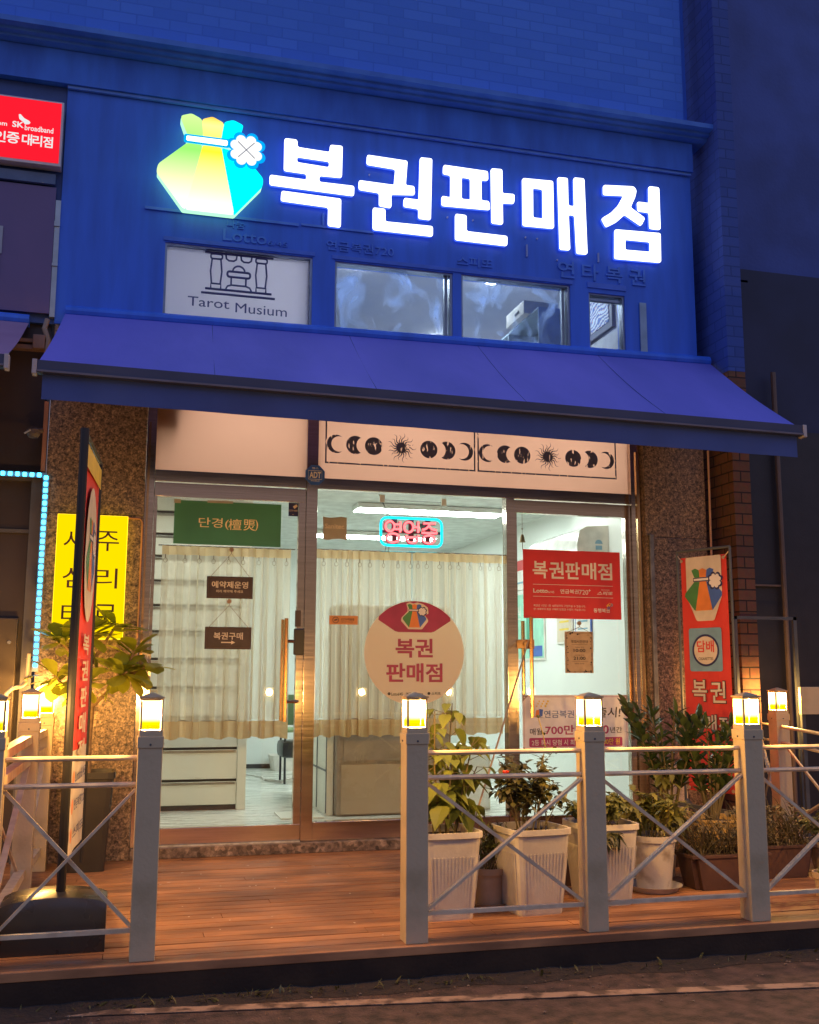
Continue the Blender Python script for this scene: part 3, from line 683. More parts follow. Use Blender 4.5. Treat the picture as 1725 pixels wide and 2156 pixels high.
# ---------------------------------------------------------------- awnings
def awning(label, x0, x1, xf0, xf1, zt0, zt1, zf0, zf1, top, val, group='awnings over the shop fronts', dz=.0, arms=True):
    yb, yf = -.10, -1.2
    a = thing('awning', label, 'awning', ((x0 + x1) / 2, yb, zf0), group)
    mb = MB(); n = 24; m = 10
    vs = []
    for j in range(m + 1):
        v = j / m
        for i in range(n + 1):
            u = i / n
            xa = x0 + (x1 - x0) * u; xb = xf0 + (xf1 - xf0) * u; za = zt0 + (zt1 - zt0) * u; zb = zf0 + (zf1 - zf0) * u
            sag = -.022 * math.sin(math.pi * v) - .004 * math.sin(math.pi * v) * math.sin(u * 9)
            vs.append((xa + (xb - xa) * v, yb + (yf - yb) * v, za + (zb - za) * v + sag + .005 * math.sin(u * 37) * math.sin(math.pi * v) ** 2))
    fs = [(j * (n + 1) + i, j * (n + 1) + i + 1, (j + 1) * (n + 1) + i + 1, (j + 1) * (n + 1) + i) for j in range(m) for i in range(n)]
    k = len(vs); mb.add(vs + [(x, y, z - .003) for x, y, z in vs], fs + [tuple(k + q for q in f[::-1]) for f in fs])
    obj('canopy', mb, top, a, smooth=True)
    mb = MB(); mb.bar((xf0, yf - .02, zf0 - .035), (xf1, yf - .02, zf1 - .035), .055, .075)
    br = obj('front_rail', mb, M['awning_bar'], a)
    mb = MB(); mb.bar((xf0, yf - .052, zf0 - .062), (xf1, yf - .052, zf1 - .062), .008, .012)
    obj('rail_trim', mb, pbr('pale_rail_trim', (.14, .14, .20), .5), br)
    for s, x, z in ((-1, xf0, zf0), (1, xf1, zf1)):
        mb = MB(); mb.box(x + s * .001, x + s * .028, yf - .055, yf + .015, z - .082, z + .006, .004); obj('end_cap', mb, M['awning_end'], a)
    for us in (.2, .4, .6, .8):
        mb = MB(); pts_ = []
        for j in range(11):
            v = j / 10; xa = x0 + (x1 - x0) * us; xb = xf0 + (xf1 - xf0) * us; za = zt0 + (zt1 - zt0) * us; zb = zf0 + (zf1 - zf0) * us
            pts_.append((xa + (xb - xa) * v, yb + (yf - yb) * v, za + (zb - za) * v - .022 * math.sin(math.pi * v) - .004 * math.sin(math.pi * v) * math.sin(us * 9) + .0005))
        mb.tube(pts_, .0022, 4); obj('seam', mb, val, a)
    # valance with soft folds
    mb = MB(); vs = []; n = 90; m = 4
    for j in range(m + 1):
        v = j / m
        for i in range(n + 1):
            u = i / n; x = xf0 + .03 + (xf1 - xf0 - .06) * u; z = zf0 + (zf1 - zf0) * u - .072 - .150 * v
            vs.append((x, yf - .012 - .004 * v * math.sin(u * 46) - .003 * v * math.sin(u * 17), z))
    fs = [(j * (n + 1) + i, j * (n + 1) + i + 1, (j + 1) * (n + 1) + i + 1, (j + 1) * (n + 1) + i) for j in range(m) for i in range(n)]
    k = len(vs); mb.add(vs + [(x, y + .003, z) for x, y, z in vs], fs + [tuple(k + q for q in f[::-1]) for f in fs])
    obj('valance', mb, val, a, smooth=True)
    mb = MB(); mb.tube([(x0, yb + .01, zt0 + .01), (x1, yb + .01, zt1 + .01)], .045, 12)
    obj('roller', mb, M['wall_blue'], a)
    if arms:
        for xa in (x0 + .5, x1 - .5):
            s = 1 if xa < (x0 + x1) / 2 else -1
            mb = MB(); e = (xa + s * .55, -.62, (zt0 + zf0) / 2 - .1)
            mb.bar((xa, yb, zt0 - .12), e, .03, .05); mb.bar(e, (xa, yf + .03, zf0 + (zf1 - zf0) * (xa - x0) / (x1 - x0) - .09), .03, .05)
            obj('arm', mb, M['awning_bar'], a)
    return a
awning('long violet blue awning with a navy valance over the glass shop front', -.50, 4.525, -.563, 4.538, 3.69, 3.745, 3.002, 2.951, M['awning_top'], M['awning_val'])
awning('plum coloured awning cut off by the left edge of the photo', -3.4, -.735, -3.4, -.745, 3.62, 3.60, 3.02, 3.02, M['awning_pink'], M['neigh_dark'], arms=False)
t = thing('awning_motor', 'small brown awning bracket box between the two awnings', 'bracket', (-.65, -.1, 3.4))
mb = MB(); mb.box(-.70, -.62, -.16, -.065, 3.40, 3.50, .006); mb.box(-.92, -.70, -.13, -.07, 3.40, 3.43); mb.box(-.92, -.70, -.13, -.07, 3.45, 3.475); obj('bracket_box', mb, pbr('rusty_brown', (.23, .14, .11), .6), t)
mb = MB(); mb.tube([(-.615, -.13, 3.62), (-.63, -.14, 3.55), (-.60, -.14, 3.47), (-.605, -.14, 3.38)], .018, 8); obj('elbow', mb, pbr('tan_elbow', (.30, .24, .20), .6), t)

# ---------------------------------------------------------------- lit signs on the upper wall
LET = [
 [[(.982,5.156),(1.077,5.158),(1.081,5.099),(1.324,5.093),(1.327,5.153),(1.423,5.157),(1.42,4.903),(1.25,4.897),(1.248,4.845),(1.516,4.847),(1.515,4.769),(.88,4.775),(.879,4.852),(1.152,4.849),(1.152,4.898),(.983,4.901)],[(1.079,5.023),(1.324,5.019),(1.32,4.97),(1.079,4.978)],[(.969,4.738),(1.417,4.732),(1.417,4.507),(1.32,4.509),(1.321,4.654),(.965,4.661)]],
 [[(1.613,5.113),(1.931,5.107),(1.917,4.906),(1.985,4.908),(1.991,4.839),(1.804,4.819),(1.805,4.709),(1.71,4.714),(1.71,4.819),(1.552,4.825),(1.551,4.899),(1.825,4.896),(1.836,5.028),(1.611,5.036)],[(2.031,5.15),(2.128,5.154),(2.117,4.651),(2.019,4.652),(2.02,4.729),(1.901,4.733),(1.904,4.803),(2.021,4.801)],[(1.662,4.694),(1.759,4.694),(1.759,4.594),(2.133,4.601),(2.133,4.52),(1.663,4.519)]],
 [[(2.219,5.115),(2.583,5.111),(2.585,5.034),(2.529,5.032),(2.528,4.861),(2.59,4.864),(2.599,4.793),(2.205,4.779),(2.205,4.858),(2.275,4.853),(2.277,5.039),(2.216,5.041)],[(2.367,5.034),(2.438,5.033),(2.437,4.855),(2.365,4.853)],[(2.609,5.139),(2.703,5.144),(2.702,4.943),(2.803,4.949),(2.799,4.87),(2.703,4.864),(2.704,4.685),(2.611,4.686)],[(2.314,4.725),(2.405,4.724),(2.405,4.593),(2.739,4.593),(2.737,4.513),(2.313,4.514)]],
 [[(2.871,5.093),(3.132,5.103),(3.132,4.703),(2.87,4.696)],[(2.959,5.022),(3.042,5.023),(3.041,4.774),(2.957,4.773)],[(3.172,5.141),(3.259,5.145),(3.26,4.911),(3.311,4.911),(3.311,5.157),(3.403,5.16),(3.415,4.52),(3.323,4.517),(3.312,4.837),(3.26,4.836),(3.267,4.538),(3.18,4.535)]],
 [[(3.57,5.127),(3.84,5.15),(3.865,5.118),(3.848,5.054),(3.805,4.965),(3.933,4.888),(3.896,4.817),(3.753,4.897),(3.677,4.824),(3.584,4.768),(3.546,4.838),(3.627,4.894),(3.697,4.969),(3.747,5.059),(3.568,5.044)],[(3.976,5.17),(4.07,5.171),(4.069,4.805),(3.972,4.804),(3.972,4.942),(3.871,4.942),(3.868,5.022),(3.972,5.022)],[(3.66,4.759),(4.068,4.774),(4.063,4.523),(3.652,4.511)],[(3.75,4.684),(3.971,4.689),(3.968,4.602),(3.747,4.595)]]]
t = thing('channel_letter_sign', 'row of five large white lit letters across the blue wall', 'sign', (2.5, -.06, 4.5))
for polys in LET:
    polys = [[(x * 1.0119, 1.2 + (z - 1.2) * 1.0119) for x, z in pl] for pl in polys]
    mb = MB(); fill(mb, facade(-.108), polys, th=.012, r=.018)
    l = obj('letter', mb, E_WHITE, t)
    mb = MB(); fill(mb, facade(-.088), polys, th=.026, r=.018)
    obj('letter_side', mb, E_SIDE, l)
mb = MB()
for x, z in ((1.02, 4.755), (1.36, 4.752), (1.66, 5.02), (2.05, 4.63), (2.29, 4.75), (2.50, 4.75), (2.63, 4.65), (2.94, 4.66), (3.04, 4.66), (3.21, 4.50), (3.84, 4.79), (4.0, 4.785)):
    mb.lathe([(.007, 0), (.007, .01)], (0, 0, 0), 8) if False else mb.tube([(x, -.061, z), (x, -.075, z)], .0065, 8)
obj('fixing_bolt', mb, pbr('pale_bolt', (.55, .6, .8), .3), t)
mb = MB()
for x, z0, z1 in ((2.945, 4.50, 4.60), (3.565, 4.52, 4.60)): mb.box(x, x + .012, -.075, -.061, z0, z1)
obj('cable', mb, pbr('pale_cable', (.30, .40, .70), .4), t)

t = thing('money_bag_sign', 'lit sign of a green, yellow and blue tied bag with a white clover', 'sign', (.45, -.06, 4.5))
fr = facade(-.185)
EG = emis_grad('lit_green_film', [(0, (1, 1, 1)), (.32, (.80, 1, .45)), (.62, (.30, .95, .15)), (1, (.62, 1, .30))], 1.25, 4.52, 5.25)  # whitened towards the bottom to paint in the stronger backlight
EY = emis_grad('lit_yellow_film', [(0, (1, 1, 1)), (.22, (1, 1, .55)), (.62, (1, .93, .03)), (.9, (1, 1, .3)), (1, (1, .55, .05))], 1.25, 4.52, 5.25)
EC = emis('lit_cyan_film', (.0, .88, 1.0), 1.35)
for nm, ks, m_ in (('green_panel', ('gt', 'gb'), EG), ('yellow_panel', ('yt', 'yb'), EY), ('cyan_panel', ('ct', 'cb'), EC)):
    mb = MB(); fill(mb, fr, [BAG[k] for k in ks], th=.03, r=.02); obj(nm, mb, m_, t)
mb = MB(); fill(mb, facade(-.203), [BAG['band']], th=.004, r=.012); obj('tie_band', mb, E_WHITE, t)
mb = MB(); fill(mb, facade(-.1995), [[(.250, 5.086), (.58, 5.088), (.58, 5.018), (.250, 5.018)]], th=.003, r=.02); obj('band_edge', mb, emis('lit_blue_film', (.0, .45, .9), 1.1), t)
cl = MB()
for a in (0, 90, 180, 270): fill(cl, facade(-.206 - .0006 * a / 90), [heart(.701, 5.015, a + 2, .122)], th=.004)
obj('clover', cl, emis('lit_clover_white', (1, 1, 1), 1.1), t)
cl = MB()
for a in (45, 135): c_, s_ = math.cos(R(a + 2)), math.sin(R(a + 2)); stroke(cl, facade(-.214), [(.701 - .085 * c_, 5.015 - .085 * s_), (.701 + .085 * c_, 5.015 + .085 * s_)], .003)
obj('clover_line', cl, pbr('grey_seam', (.45, .5, .55), .5), t)
mb = MB()
for a in (0, 90, 180, 270): fill(mb, facade(-.2005 - .0006 * a / 90), [heart(.701, 5.015, a + 2, .150)], th=.003)
obj('clover_edge', mb, emis('lit_azure_film', (.0, .38, 1.0), 1.2), t)
mb = MB(); fill(mb, facade(-.135), [[(.222,5.215),(.30,5.245),(.375,5.21),(.45,5.243),(.535,5.212),(.602,5.24),(.672,5.21),(.64,5.06),(.774,4.882),(.828,4.815),(.828,4.76),(.633,4.522),(.262,4.522),(.072,4.775),(.08,4.825),(.27,5.02),(.27,5.08)]], th=.07, r=.01)
obj('sign_side', mb, emis('lit_sign_side', (.35, .8, .5), 1.6), t)
# faded raised lettering below
t = thing('faded_lettering', 'faded dark blue raised lettering low on the blue wall, under the lit letters', 'sign', (2.2, -.06, 4.4))
mb = MB(); fr = facade(-.0615)
text(mb, 'Lotto', fr, .564, 4.362, .885, 4.452, .02, th=.012); text(mb, '6/45', fr, .892, 4.361, 1.04, 4.398, th=.012); text(mb, '나눔', fr, .59, 4.462, .72, 4.524, th=.012)
text(mb, '연금복권720', fr, 1.335, 4.375, 1.86, 4.455, .01, th=.012); text(mb, '스피또', fr, 2.37, 4.365, 2.66, 4.445, .01, th=.012)
for i, ch in enumerate('연타복권'): text(mb, ch, fr, 3.215 + i * .21, 4.36, 3.215 + i * .21 + .145, 4.50, .02, th=.016)
obj('lettering', mb, M['old_print'], t)
# tarot window sticker print
t = thing('window_print', 'navy drawing of a columned fountain above two words on the grey upper window', 'sign', (.69, -.01, 3.8))
fr = facade(-.006); k_ = .0085; mb = MB()
stroke(mb, fr, [(.442, 4.282), (.945, 4.282)], k_); stroke(mb, fr, [(.451, 4.003), (.937, 4.003)], k_); stroke(mb, fr, [(.423, 3.969), (.963, 3.969)], k_)
for cx in (.527, .858):
    stroke(mb, fr, roundpoly(rect(cx - .042, 4.236, cx + .042, 4.274), .018), k_ * .8, closed=True)
    stroke(mb, fr, [(cx - .032, 4.232), (cx - .041, 4.14), (cx - .032, 4.05)], k_ * .8); stroke(mb, fr, [(cx + .032, 4.232), (cx + .041, 4.14), (cx + .032, 4.05)], k_ * .8)
    stroke(mb, fr, [(cx - .036, 4.01), (cx - .036, 4.045), (cx + .036, 4.045), (cx + .036, 4.01)], k_ * .8)
for cx in (.635, .745): stroke(mb, fr, [(cx - .04, 4.275), (cx - .036, 4.245), (cx - .018, 4.232), (cx + .018, 4.232), (cx + .036, 4.245), (cx + .04, 4.275)], k_ * .8)
stroke(mb, fr, roundpoly(rect(.609, 4.108, .776, 4.15), .02), k_, closed=True)
stroke(mb, fr, circ(.692, 4.152, .044, 12, a0=0, a1=180), k_ * .8)
stroke(mb, fr, [(.638, 4.10), (.638, 4.045)], k_ * .8); stroke(mb, fr, [(.746, 4.10), (.746, 4.045)], k_ * .8)
stroke(mb, fr, [(.60, 4.01), (.612, 4.035), (.64, 4.045), (.746, 4.045), (.775, 4.035), (.788, 4.01)], k_ * .8)
obj('drawing', mb, M['line_navy'], t)
mb = MB(); text(mb, 'Tarot', fr, .330, 3.858, .630, 3.930, .004, z=.003); text(mb, 'Musium', fr, .675, 3.838, 1.055, 3.912, 0, z=.003); obj('lettering', mb, M['line_navy'], t)
# red lit sign of the neighbour
t = thing('lightbox_sign', 'red lit box sign with white writing at the left edge, above the dark plum window', 'sign', (-1.5, -.1, 4.73))
mb = MB(); mb.box(-2.6, -.586, -.155, -.065, 4.735, 5.222, .004); obj('sign_frame', mb, pbr('pale_sign_frame', (.62, .60, .60), .35, .3), t)
mb = MB(); mb.box(-2.58, -.602, -.160, -.1555, 4.757, 5.208); obj('face', mb, E_RED, t)
fr = facade(-.161); mb = MB()
text(mb, 'SK', fr, -.921, 4.985, -.845, 5.03, .04); text(mb, 'broadband', fr, -.838, 4.972, -.648, 5.012, .02); text(mb, 'com', fr, -1.04, 4.985, -.955, 5.008, .02)
for i, (a, b) in enumerate(((-1.03, -.958), (-.952, -.868), (-.852, -.785), (-.782, -.718), (-.712, -.646))): text(mb, '인증대리점'[i], fr, a, 4.862, b, 4.945, .035)
fill(mb, fr, [[(-.883, 5.084), (-.872, 5.088), (-.845, 5.060), (-.812, 5.045), (-.802, 5.033), (-.81, 5.02), (-.838, 5.014), (-.85, 5.03), (-.878, 5.05)]], z=.0015, r=.005)
obj('lettering', mb, E_LWHITE, t)
# yellow lit sign
t = thing('yellow_sign', 'tall glowing yellow sign with brown writing on the left granite pillar', 'sign', (-.245, -.15, 1.43))
mb = MB(); mb.box(-.472, -.017, -.205, -.102, 1.435, 2.262, .006); obj('sign_box', mb, emis('lit_amber_side', (1.0, .62, .02), 2.2), t)
mb = MB(); mb.box(-.468, -.021, -.210, -.2055, 1.440, 2.258); obj('face', mb, E_YEL, t)
fr = facade(-.211); mb = MB()
for ch, x, z in (('사', -.425, 2.02), ('주', -.215, 2.02), ('심', -.42, 1.77), ('리', -.215, 1.77), ('타', -.415, 1.53), ('로', -.21, 1.53)): text(mb, ch, fr, x, z, x + .145, z + .135, .0)
obj('lettering', mb, pbr('brown_sign_letter', (.09, .03, .01), .5), t)
mb = MB(); mb.tube([(-.02, -.12, 2.262), (.06, -.11, 2.262), (.078, -.11, 2.24), (.078, -.11, 1.45)], .007, 6); obj('cable', mb, pbr('copper_trim', (.45, .22, .14), .5), t)
# cyan LED rope
t = thing('led_strip', 'cyan LED strip running along the top and down the side of the dark shutter', 'light strip', (-.58, -.1, 1.2))
mb = MB(); mb.box(-1.7, -.56, -.11, -.095, 2.515, 2.55); mb.box(-.585, -.545, -.11, -.095, 1.22, 2.514); obj('backing', mb, pbr('blue_grey_strip', (.18, .25, .32), .5), t)
led = None
pts = [(-.565, 2.515 - i * .0432) for i in range(30)] + [(-.61 - i * .046, 2.532) for i in range(12)]
for x, z in pts:
    if led is None:
        mb = MB(); mb.box(-.013, .013, -.010, 0, -.014, .014, .005); led = obj('bulb', mb, E_CYAN, t, local=True); led.location = Vector((x, -.111, z)) - Vector((-.58, -.1, 1.2))
    else:
        c = led.copy(); C.objects.link(c); c.location = Vector((x, -.111, z)) - Vector((-.58, -.1, 1.2))

# ---------------------------------------------------------------- bollard posts and railings
def make_post(light=True):
    t = thing('bollard_lamp', '', 'lamp post', (0, 0, 0), 'lit bollard posts of the deck railing')
    h = .053
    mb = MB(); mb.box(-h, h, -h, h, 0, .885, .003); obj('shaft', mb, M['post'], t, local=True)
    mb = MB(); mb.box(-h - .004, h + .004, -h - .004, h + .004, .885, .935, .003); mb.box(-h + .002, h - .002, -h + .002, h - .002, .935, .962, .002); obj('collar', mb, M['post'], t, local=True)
    for sx_, sy_ in ((-1, 0), (1, 0), (0, -1)):
        mb = MB(); c_ = Vector((sx_ * (h + .004), sy_ * (h + .004), .90)); mb.tube([c_, c_ + Vector((sx_, sy_, 0)) * .003], .005, 8); obj('screw', mb, M['greymetal'], t, local=True)
    mb = MB(); q = h - .004
    for sx in (-1, 1):
        for sy in (-1, 1): mb.box(sx * q, sx * (q - .009), sy * q, sy * (q - .009), .962, 1.088)
    mb.box(-q, q, -q, q, 1.089, 1.097); obj('lamp_frame', mb, M['lampmetal'], t, local=True)
    mb = MB(); mb.box(-h - .002, h + .002, -h - .002, h + .002, 1.0975, 1.106, .002)
    mb.lathe([(h * 1.18, 1.1065), (h * .95, 1.112), (.006, 1.124)], n=4, rotz=math.pi / 4); obj('cap', mb, M['lampmetal'], t, local=True)
    g = q - .004
    mb = MB()
    for s in (-1, 1):
        mb.box(s * g, s * (g - .002), -g + .006, g - .006, .9635, 1.088); mb.box(-g + .006, g - .006, s * g, s * (g - .002), .9635, 1.088)
    obj('lamp_glass', mb, E_LAMP, t, local=True)
    ld = bpy.data.lights.new('bulb_light', 'POINT'); ld.energy = LAMP_W; ld.color = (1, .63, .25); ld.shadow_soft_size = .03
    lo = bpy.data.objects.new('bulb_light', ld); C.objects.link(lo); lo.parent = t; lo.location = (0, 0, 1.045)
    return t
LAMP_W = 340
M['lampmetal'] = pbr('tan_lamp_metal', (.60, .42, .22), .5, col2=(.50, .34, .17), nscale=20)
P0 = make_post()
PX = [(.126, -2.597, 'bollard lamp between the X braced railing and the open way to the door'),
      (1.337, -2.597, 'bollard lamp just right of the open way, in front of the round sticker'),
      (2.235, -2.597, 'bollard lamp in front of the white notice with pink writing'),
      (3.117, -2.597, 'bollard lamp in front of the red banner stand'),
      (-.525, -2.597, 'bollard lamp cut off by the left edge of the photo'),
      (-.50, -1.08, 'bollard lamp behind the left railing, left of the upright banner'),
      (-.47, -.33, 'bollard lamp half hidden by the leaves of the rubber plant'),
      (4.70, -.55, 'bollard lamp at the back right, in front of the dark wall')]
for i, (x, y, lab) in enumerate(PX):
    o = P0 if i == 0 else copy_tree(P0)
    o.location = (x, y, 0); o['label'] = lab
def railing(label, a, b, w=.026, h=.018, plank=False):
    a = Vector(a); b = Vector(b); t = thing('railing', label, 'railing', (a + b) / 2, 'X braced railings between the bollard posts')
    d = (b - a).normalized(); e = .0
    for z, hh in ((.842, h), (.728, h)):
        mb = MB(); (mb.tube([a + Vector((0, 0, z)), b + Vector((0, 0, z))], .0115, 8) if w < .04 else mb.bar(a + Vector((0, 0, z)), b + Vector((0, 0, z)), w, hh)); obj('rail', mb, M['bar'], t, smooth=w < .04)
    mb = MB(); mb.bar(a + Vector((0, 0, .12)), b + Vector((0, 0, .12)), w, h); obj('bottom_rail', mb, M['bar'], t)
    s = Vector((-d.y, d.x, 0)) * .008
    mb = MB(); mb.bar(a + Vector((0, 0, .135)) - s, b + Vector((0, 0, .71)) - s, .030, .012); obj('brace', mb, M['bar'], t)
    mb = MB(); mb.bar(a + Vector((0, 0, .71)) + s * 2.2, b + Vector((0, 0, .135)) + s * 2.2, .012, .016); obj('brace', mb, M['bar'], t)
    return t
Yf = -2.60
railing('X braced railing in front of the large black banner base', (-.47, Yf, 0), (.072, Yf, 0))
railing('X braced railing in front of two tall white pots with a small round pot between', (1.391, Yf, 0), (2.181, Yf, 0))
railing('X braced railing in front of the round grey pot on a saucer', (2.289, Yf, 0), (3.063, Yf, 0))
railing('front railing running out of the photo at the right edge', (3.171, Yf, 0), (3.92, Yf, 0))
railing('side railing from the left edge back to the post beside the banner', (-.522, -2.54, 0), (-.503, -1.135, 0), w=.05, h=.045)
railing('short side railing behind the post beside the banner, next to the shutter', (-.498, -1.025, 0), (-.472, -.385, 0), w=.05, h=.045)
railing('side railing from the back right bollard out to the right edge', (4.68, -.61, 0), (3.96, -2.54, 0), w=.034, h=.016)
railing('short railing behind the back right bollard', (4.72, -.49, 0), (4.83, -.10, 0), w=.034, h=.016)
o = copy_tree(P0); o.location = (3.98, -2.597, 0); o['label'] = 'bollard lamp outside the photo at the right front corner of the deck'
# ---------------------------------------------------------------- banner stands
def banner_stand(label, base, u, w, z0, z1, dark, base_kind, groupless=True):
    t = thing('banner_stand', label, 'banner stand', base)
    fr = Fr(base, u, (0, 0, 1)); r = .010
    mb = MB()
    mb.tube([fr.p(-.012, z0 - .12), fr.p(-.012, z1 + .05)], r, 8); mb.tube([fr.p(w + .012, z0 - .12), fr.p(w + .012, z1 + .05)], r, 8)
    mb.tube([fr.p(-.012, z1 + .05), fr.p(w + .012, z1 + .05)], r, 8)
    obj('frame', mb, dark, t)
    # cloth
    n = 8; m = 24; vs = []
    for j in range(m + 1):
        for i in range(n + 1):
            x = .02 + (w - .04) * i / n; z = z0 + (z1 - z0) * j / m
            vs.append(fr.p(x, z, .006 * math.sin(j * .7 + i * .9) * math.sin(math.pi * i / n)))
    fs = [(j * (n + 1) + i, j * (n + 1) + i + 1, (j + 1) * (n + 1) + i + 1, (j + 1) * (n + 1) + i) for j in range(m) for i in range(n)]
    return t, fr, (vs, fs)
# right hand stand
t, fr, (vs, fs) = banner_stand('red banner stand with a bag emblem and blue square, right of the brown granite pillar', (3.95, -.50, 0), (.17, -.40, 0), .435, .40, 2.07, M['greymetal'], 0)
mb = MB(); mb.add(vs, fs); mb.add([Vector(v) - fr.n * .002 for v in vs], [f[::-1] for f in fs]); cl = obj('banner_cloth', mb, M['banner_red'], t)
def on(nm, m_, *polys, z=.009, r=0):
    mb = MB(); fill(mb, fr, polys, z=z, r=r); return obj(nm, mb, m_, cl)
on('white_panel', M['cream_print'], [(.07, 2.068), (.375, 2.068), (.375, 1.78), (.30, 1.60), (.15, 1.60), (.07, 1.78)], r=.015)
bag_print(cl, fr, .215, 1.83, .42, z=.0105)
on('blue_panel', M['lblue_print'], rect(.075, 1.24, .355, 1.55), r=.02)
on('ring', M['navy_print'], circ(.217, 1.39, .115), circ(.217, 1.39, .100), z=.0115); on('disc', M['cream_print'], circ(.217, 1.39, .100), z=.0110)
mb = MB(); text(mb, '담배', fr, .145, 1.375, .29, 1.46, .03, z=.013); obj('lettering', mb, M['banner_red'], cl)
mb = MB(); text(mb, 'CIGARETTES', fr, .155, 1.32, .28, 1.34, z=.013); obj('lettering', mb, M['dark_print'], cl)
for dz, m_, b in ((.0105, M['dark_print'], .10), (.013, M['cream_print'], .045)):
    mb = MB(); e = .006 if b > .05 else 0
    for ch, x, z, w, h in (('복', .09, 1.03, .125, .15), ('권', .245, 1.02, .125, .15), ('판', .065, .82, .10, .125), ('매', .185, .81, .10, .125), ('점', .305, .80, .10, .125)):
        text(mb, ch, fr, x - e, z - e, x + w + e, z + h + e, b * .6, z=dz)
    if e == 0:
        text(mb, '로또', fr, .22, .60, .34, .66, .03, z=dz); text(mb, '즉석복권', fr, .05, .50, .25, .56, .03, z=dz)
    obj('lettering', mb, m_, cl)
mb = MB()
for x, z in ((.035, 2.045), (.40, 2.045), (.035, .42), (.40, .42)):
    mb.tube([fr.p(x, z, .012), fr.p(x, z, .016)], .012, 10)
    mb.tube([fr.p(x, z, .01), fr.p(-.01 if x < .2 else .447, z + (.05 if z > 1 else -.03), .0)], .004, 5)
obj('eyelet', mb, pbr('tan_eyelet', (.6, .45, .3), .4, .5), t)
mb = MB(); b = fr
mb.bar(fr.p(-.05, .30, .05), fr.p(.50, .28, .05), .02, .025); mb.bar(fr.p(0, .33), fr.p(.10, .02, .28), .02, .02); mb.bar(fr.p(.43, .33), fr.p(.33, .02, .28), .02, .02)
mb.bar(fr.p(0, .33), fr.p(.05, .02, -.25), .02, .02); mb.bar(fr.p(.43, .33), fr.p(.38, .02, -.25), .02, .02); obj('leg', mb, M['greymetal'], t)
# left hand stand, seen nearly edge on
t, fr, (vs, fs) = banner_stand('tall red and white banner seen nearly edge on, standing in a black base', (-.228, -2.35, 0), (.055, .773, 0), .775, .36, 2.30, M['blackplastic'], 1)
fr2 = fr
mb = MB(); vv = [v for v in vs]; n1 = 9
def part(lo, hi):
    m = MB(); keep = [f for f in fs if all(lo <= Vector(vs[i]).z <= hi for i in f)]; us = sorted({i for f in keep for i in f}); ix = {q: k for k, q in enumerate(us)}
    kf = [tuple(ix[i] for i in f) for f in keep]; m.add([vs[i] for i in us], kf); m.add([Vector(vs[i]) - fr.n * .002 for i in us], [f[::-1] for f in kf]); return m
cl = obj('banner_cloth', part(.80, 2.31), M['banner_red'], t); c2 = obj('banner_cloth', part(.35, .85), M['cream_print'], t, label='white lower part of the banner')
mb = MB(); mb.tube([fr.p(-.012, .1), fr.p(-.012, 2.36)], .021, 10); obj('post', mb, M['blackplastic'], t)
on('header', M['yellow_print'], rect(.05, 2.19, .725, 2.30), z=.012); on('oval', M['cream_print'], circ(.39, 1.80, .24, ry=.34), z=.012)
bag_print(cl, fr, .39, 1.80, .50, z=.0135)
mb = MB()
for i, ch in enumerate('복권판매점'): text(mb, ch, fr, .25, 1.30 - i * .128, .52, 1.40 - i * .128, .04, z=.014)
obj('lettering', mb, M['cream_print'], cl)
mb = MB()
for i, s in enumerate(('Lotto6/45', '연금복권720', '스피또')): text(mb, s, fr, .2, .70 - i * .13, .62, .75 - i * .13, .02, z=.014)
obj('lettering', mb, M['navy_print'], c2)
mb = MB()
for i in range(3): fill(mb, fr, [circ(.13, .725 - i * .13, .035)], z=.014)
obj('dot', mb, M['orange_print'], c2)
mb = MB()  # wedge base with rounded shoulders
prof = [(-2.44, 0), (-2.45, .19), (-2.43, .235), (-2.38, .25), (-2.2, .245), (-1.9, .17), (-1.62, .09), (-1.58, .06), (-1.58, 0)]
n = 16; rings = []
for i in range(n + 1):
    u = i / n; x = -.475 + .445 * u; s = math.sin(math.pi * min(1, max(0, u))) ** .35 if 0 < u < 1 else 0
    k = .86 + .14 * (math.sin(math.pi * u) ** .6 if 0 < u < 1 else 0)
    rings.append([(x, y_, z_ * k) for y_, z_ in prof])
vs_ = [q for r_ in rings for q in r_]; m_ = len(prof)
fs_ = [(i * m_ + j, i * m_ + (j + 1) % m_, (i + 1) * m_ + (j + 1) % m_, (i + 1) * m_ + j) for i in range(n) for j in range(m_)] + [tuple(range(m_))[::-1], tuple(n * m_ + j for j in range(m_))]
mb.add(vs_, fs_); obj('base', mb, M['darkbase'], t, smooth=True)
t = thing('empty_banner_frame', 'empty thin grey metal frame standing in front of the brick pier at right', 'frame', (4.72, -.4, 0))
mb = MB(); mb.bar((4.467, -.4, .02), (4.467, -.4, 1.66), .022, .022, (0, 1, 0)); mb.bar((4.982, -.4, .02), (4.982, -.4, 1.66), .03, .022, (0, 1, 0)); mb.bar((4.456, -.4, 1.648), (4.997, -.4, 1.648), .022, .024)
obj('frame', mb, M['greymetal'], t)
mb = MB(); mb.box(4.43, 5.02, -.55, -.25, .003, .02); obj('foot', mb, M['greymetal'], t)
t = thing('white_signboard', 'blank white board glowing amber beside the back right bollard', 'board', (5.0, -.62, 0))
mb = MB(); mb.box(4.835, 5.6, -.64, -.61, .93, 1.13, .004); obj('board', mb, M['post'], t)
mb = MB(); mb.box(4.86, 4.89, -.608, -.585, .0, 1.1); mb.box(5.5, 5.53, -.608, -.585, .0, 1.1); obj('leg', mb, M['greymetal'], t)
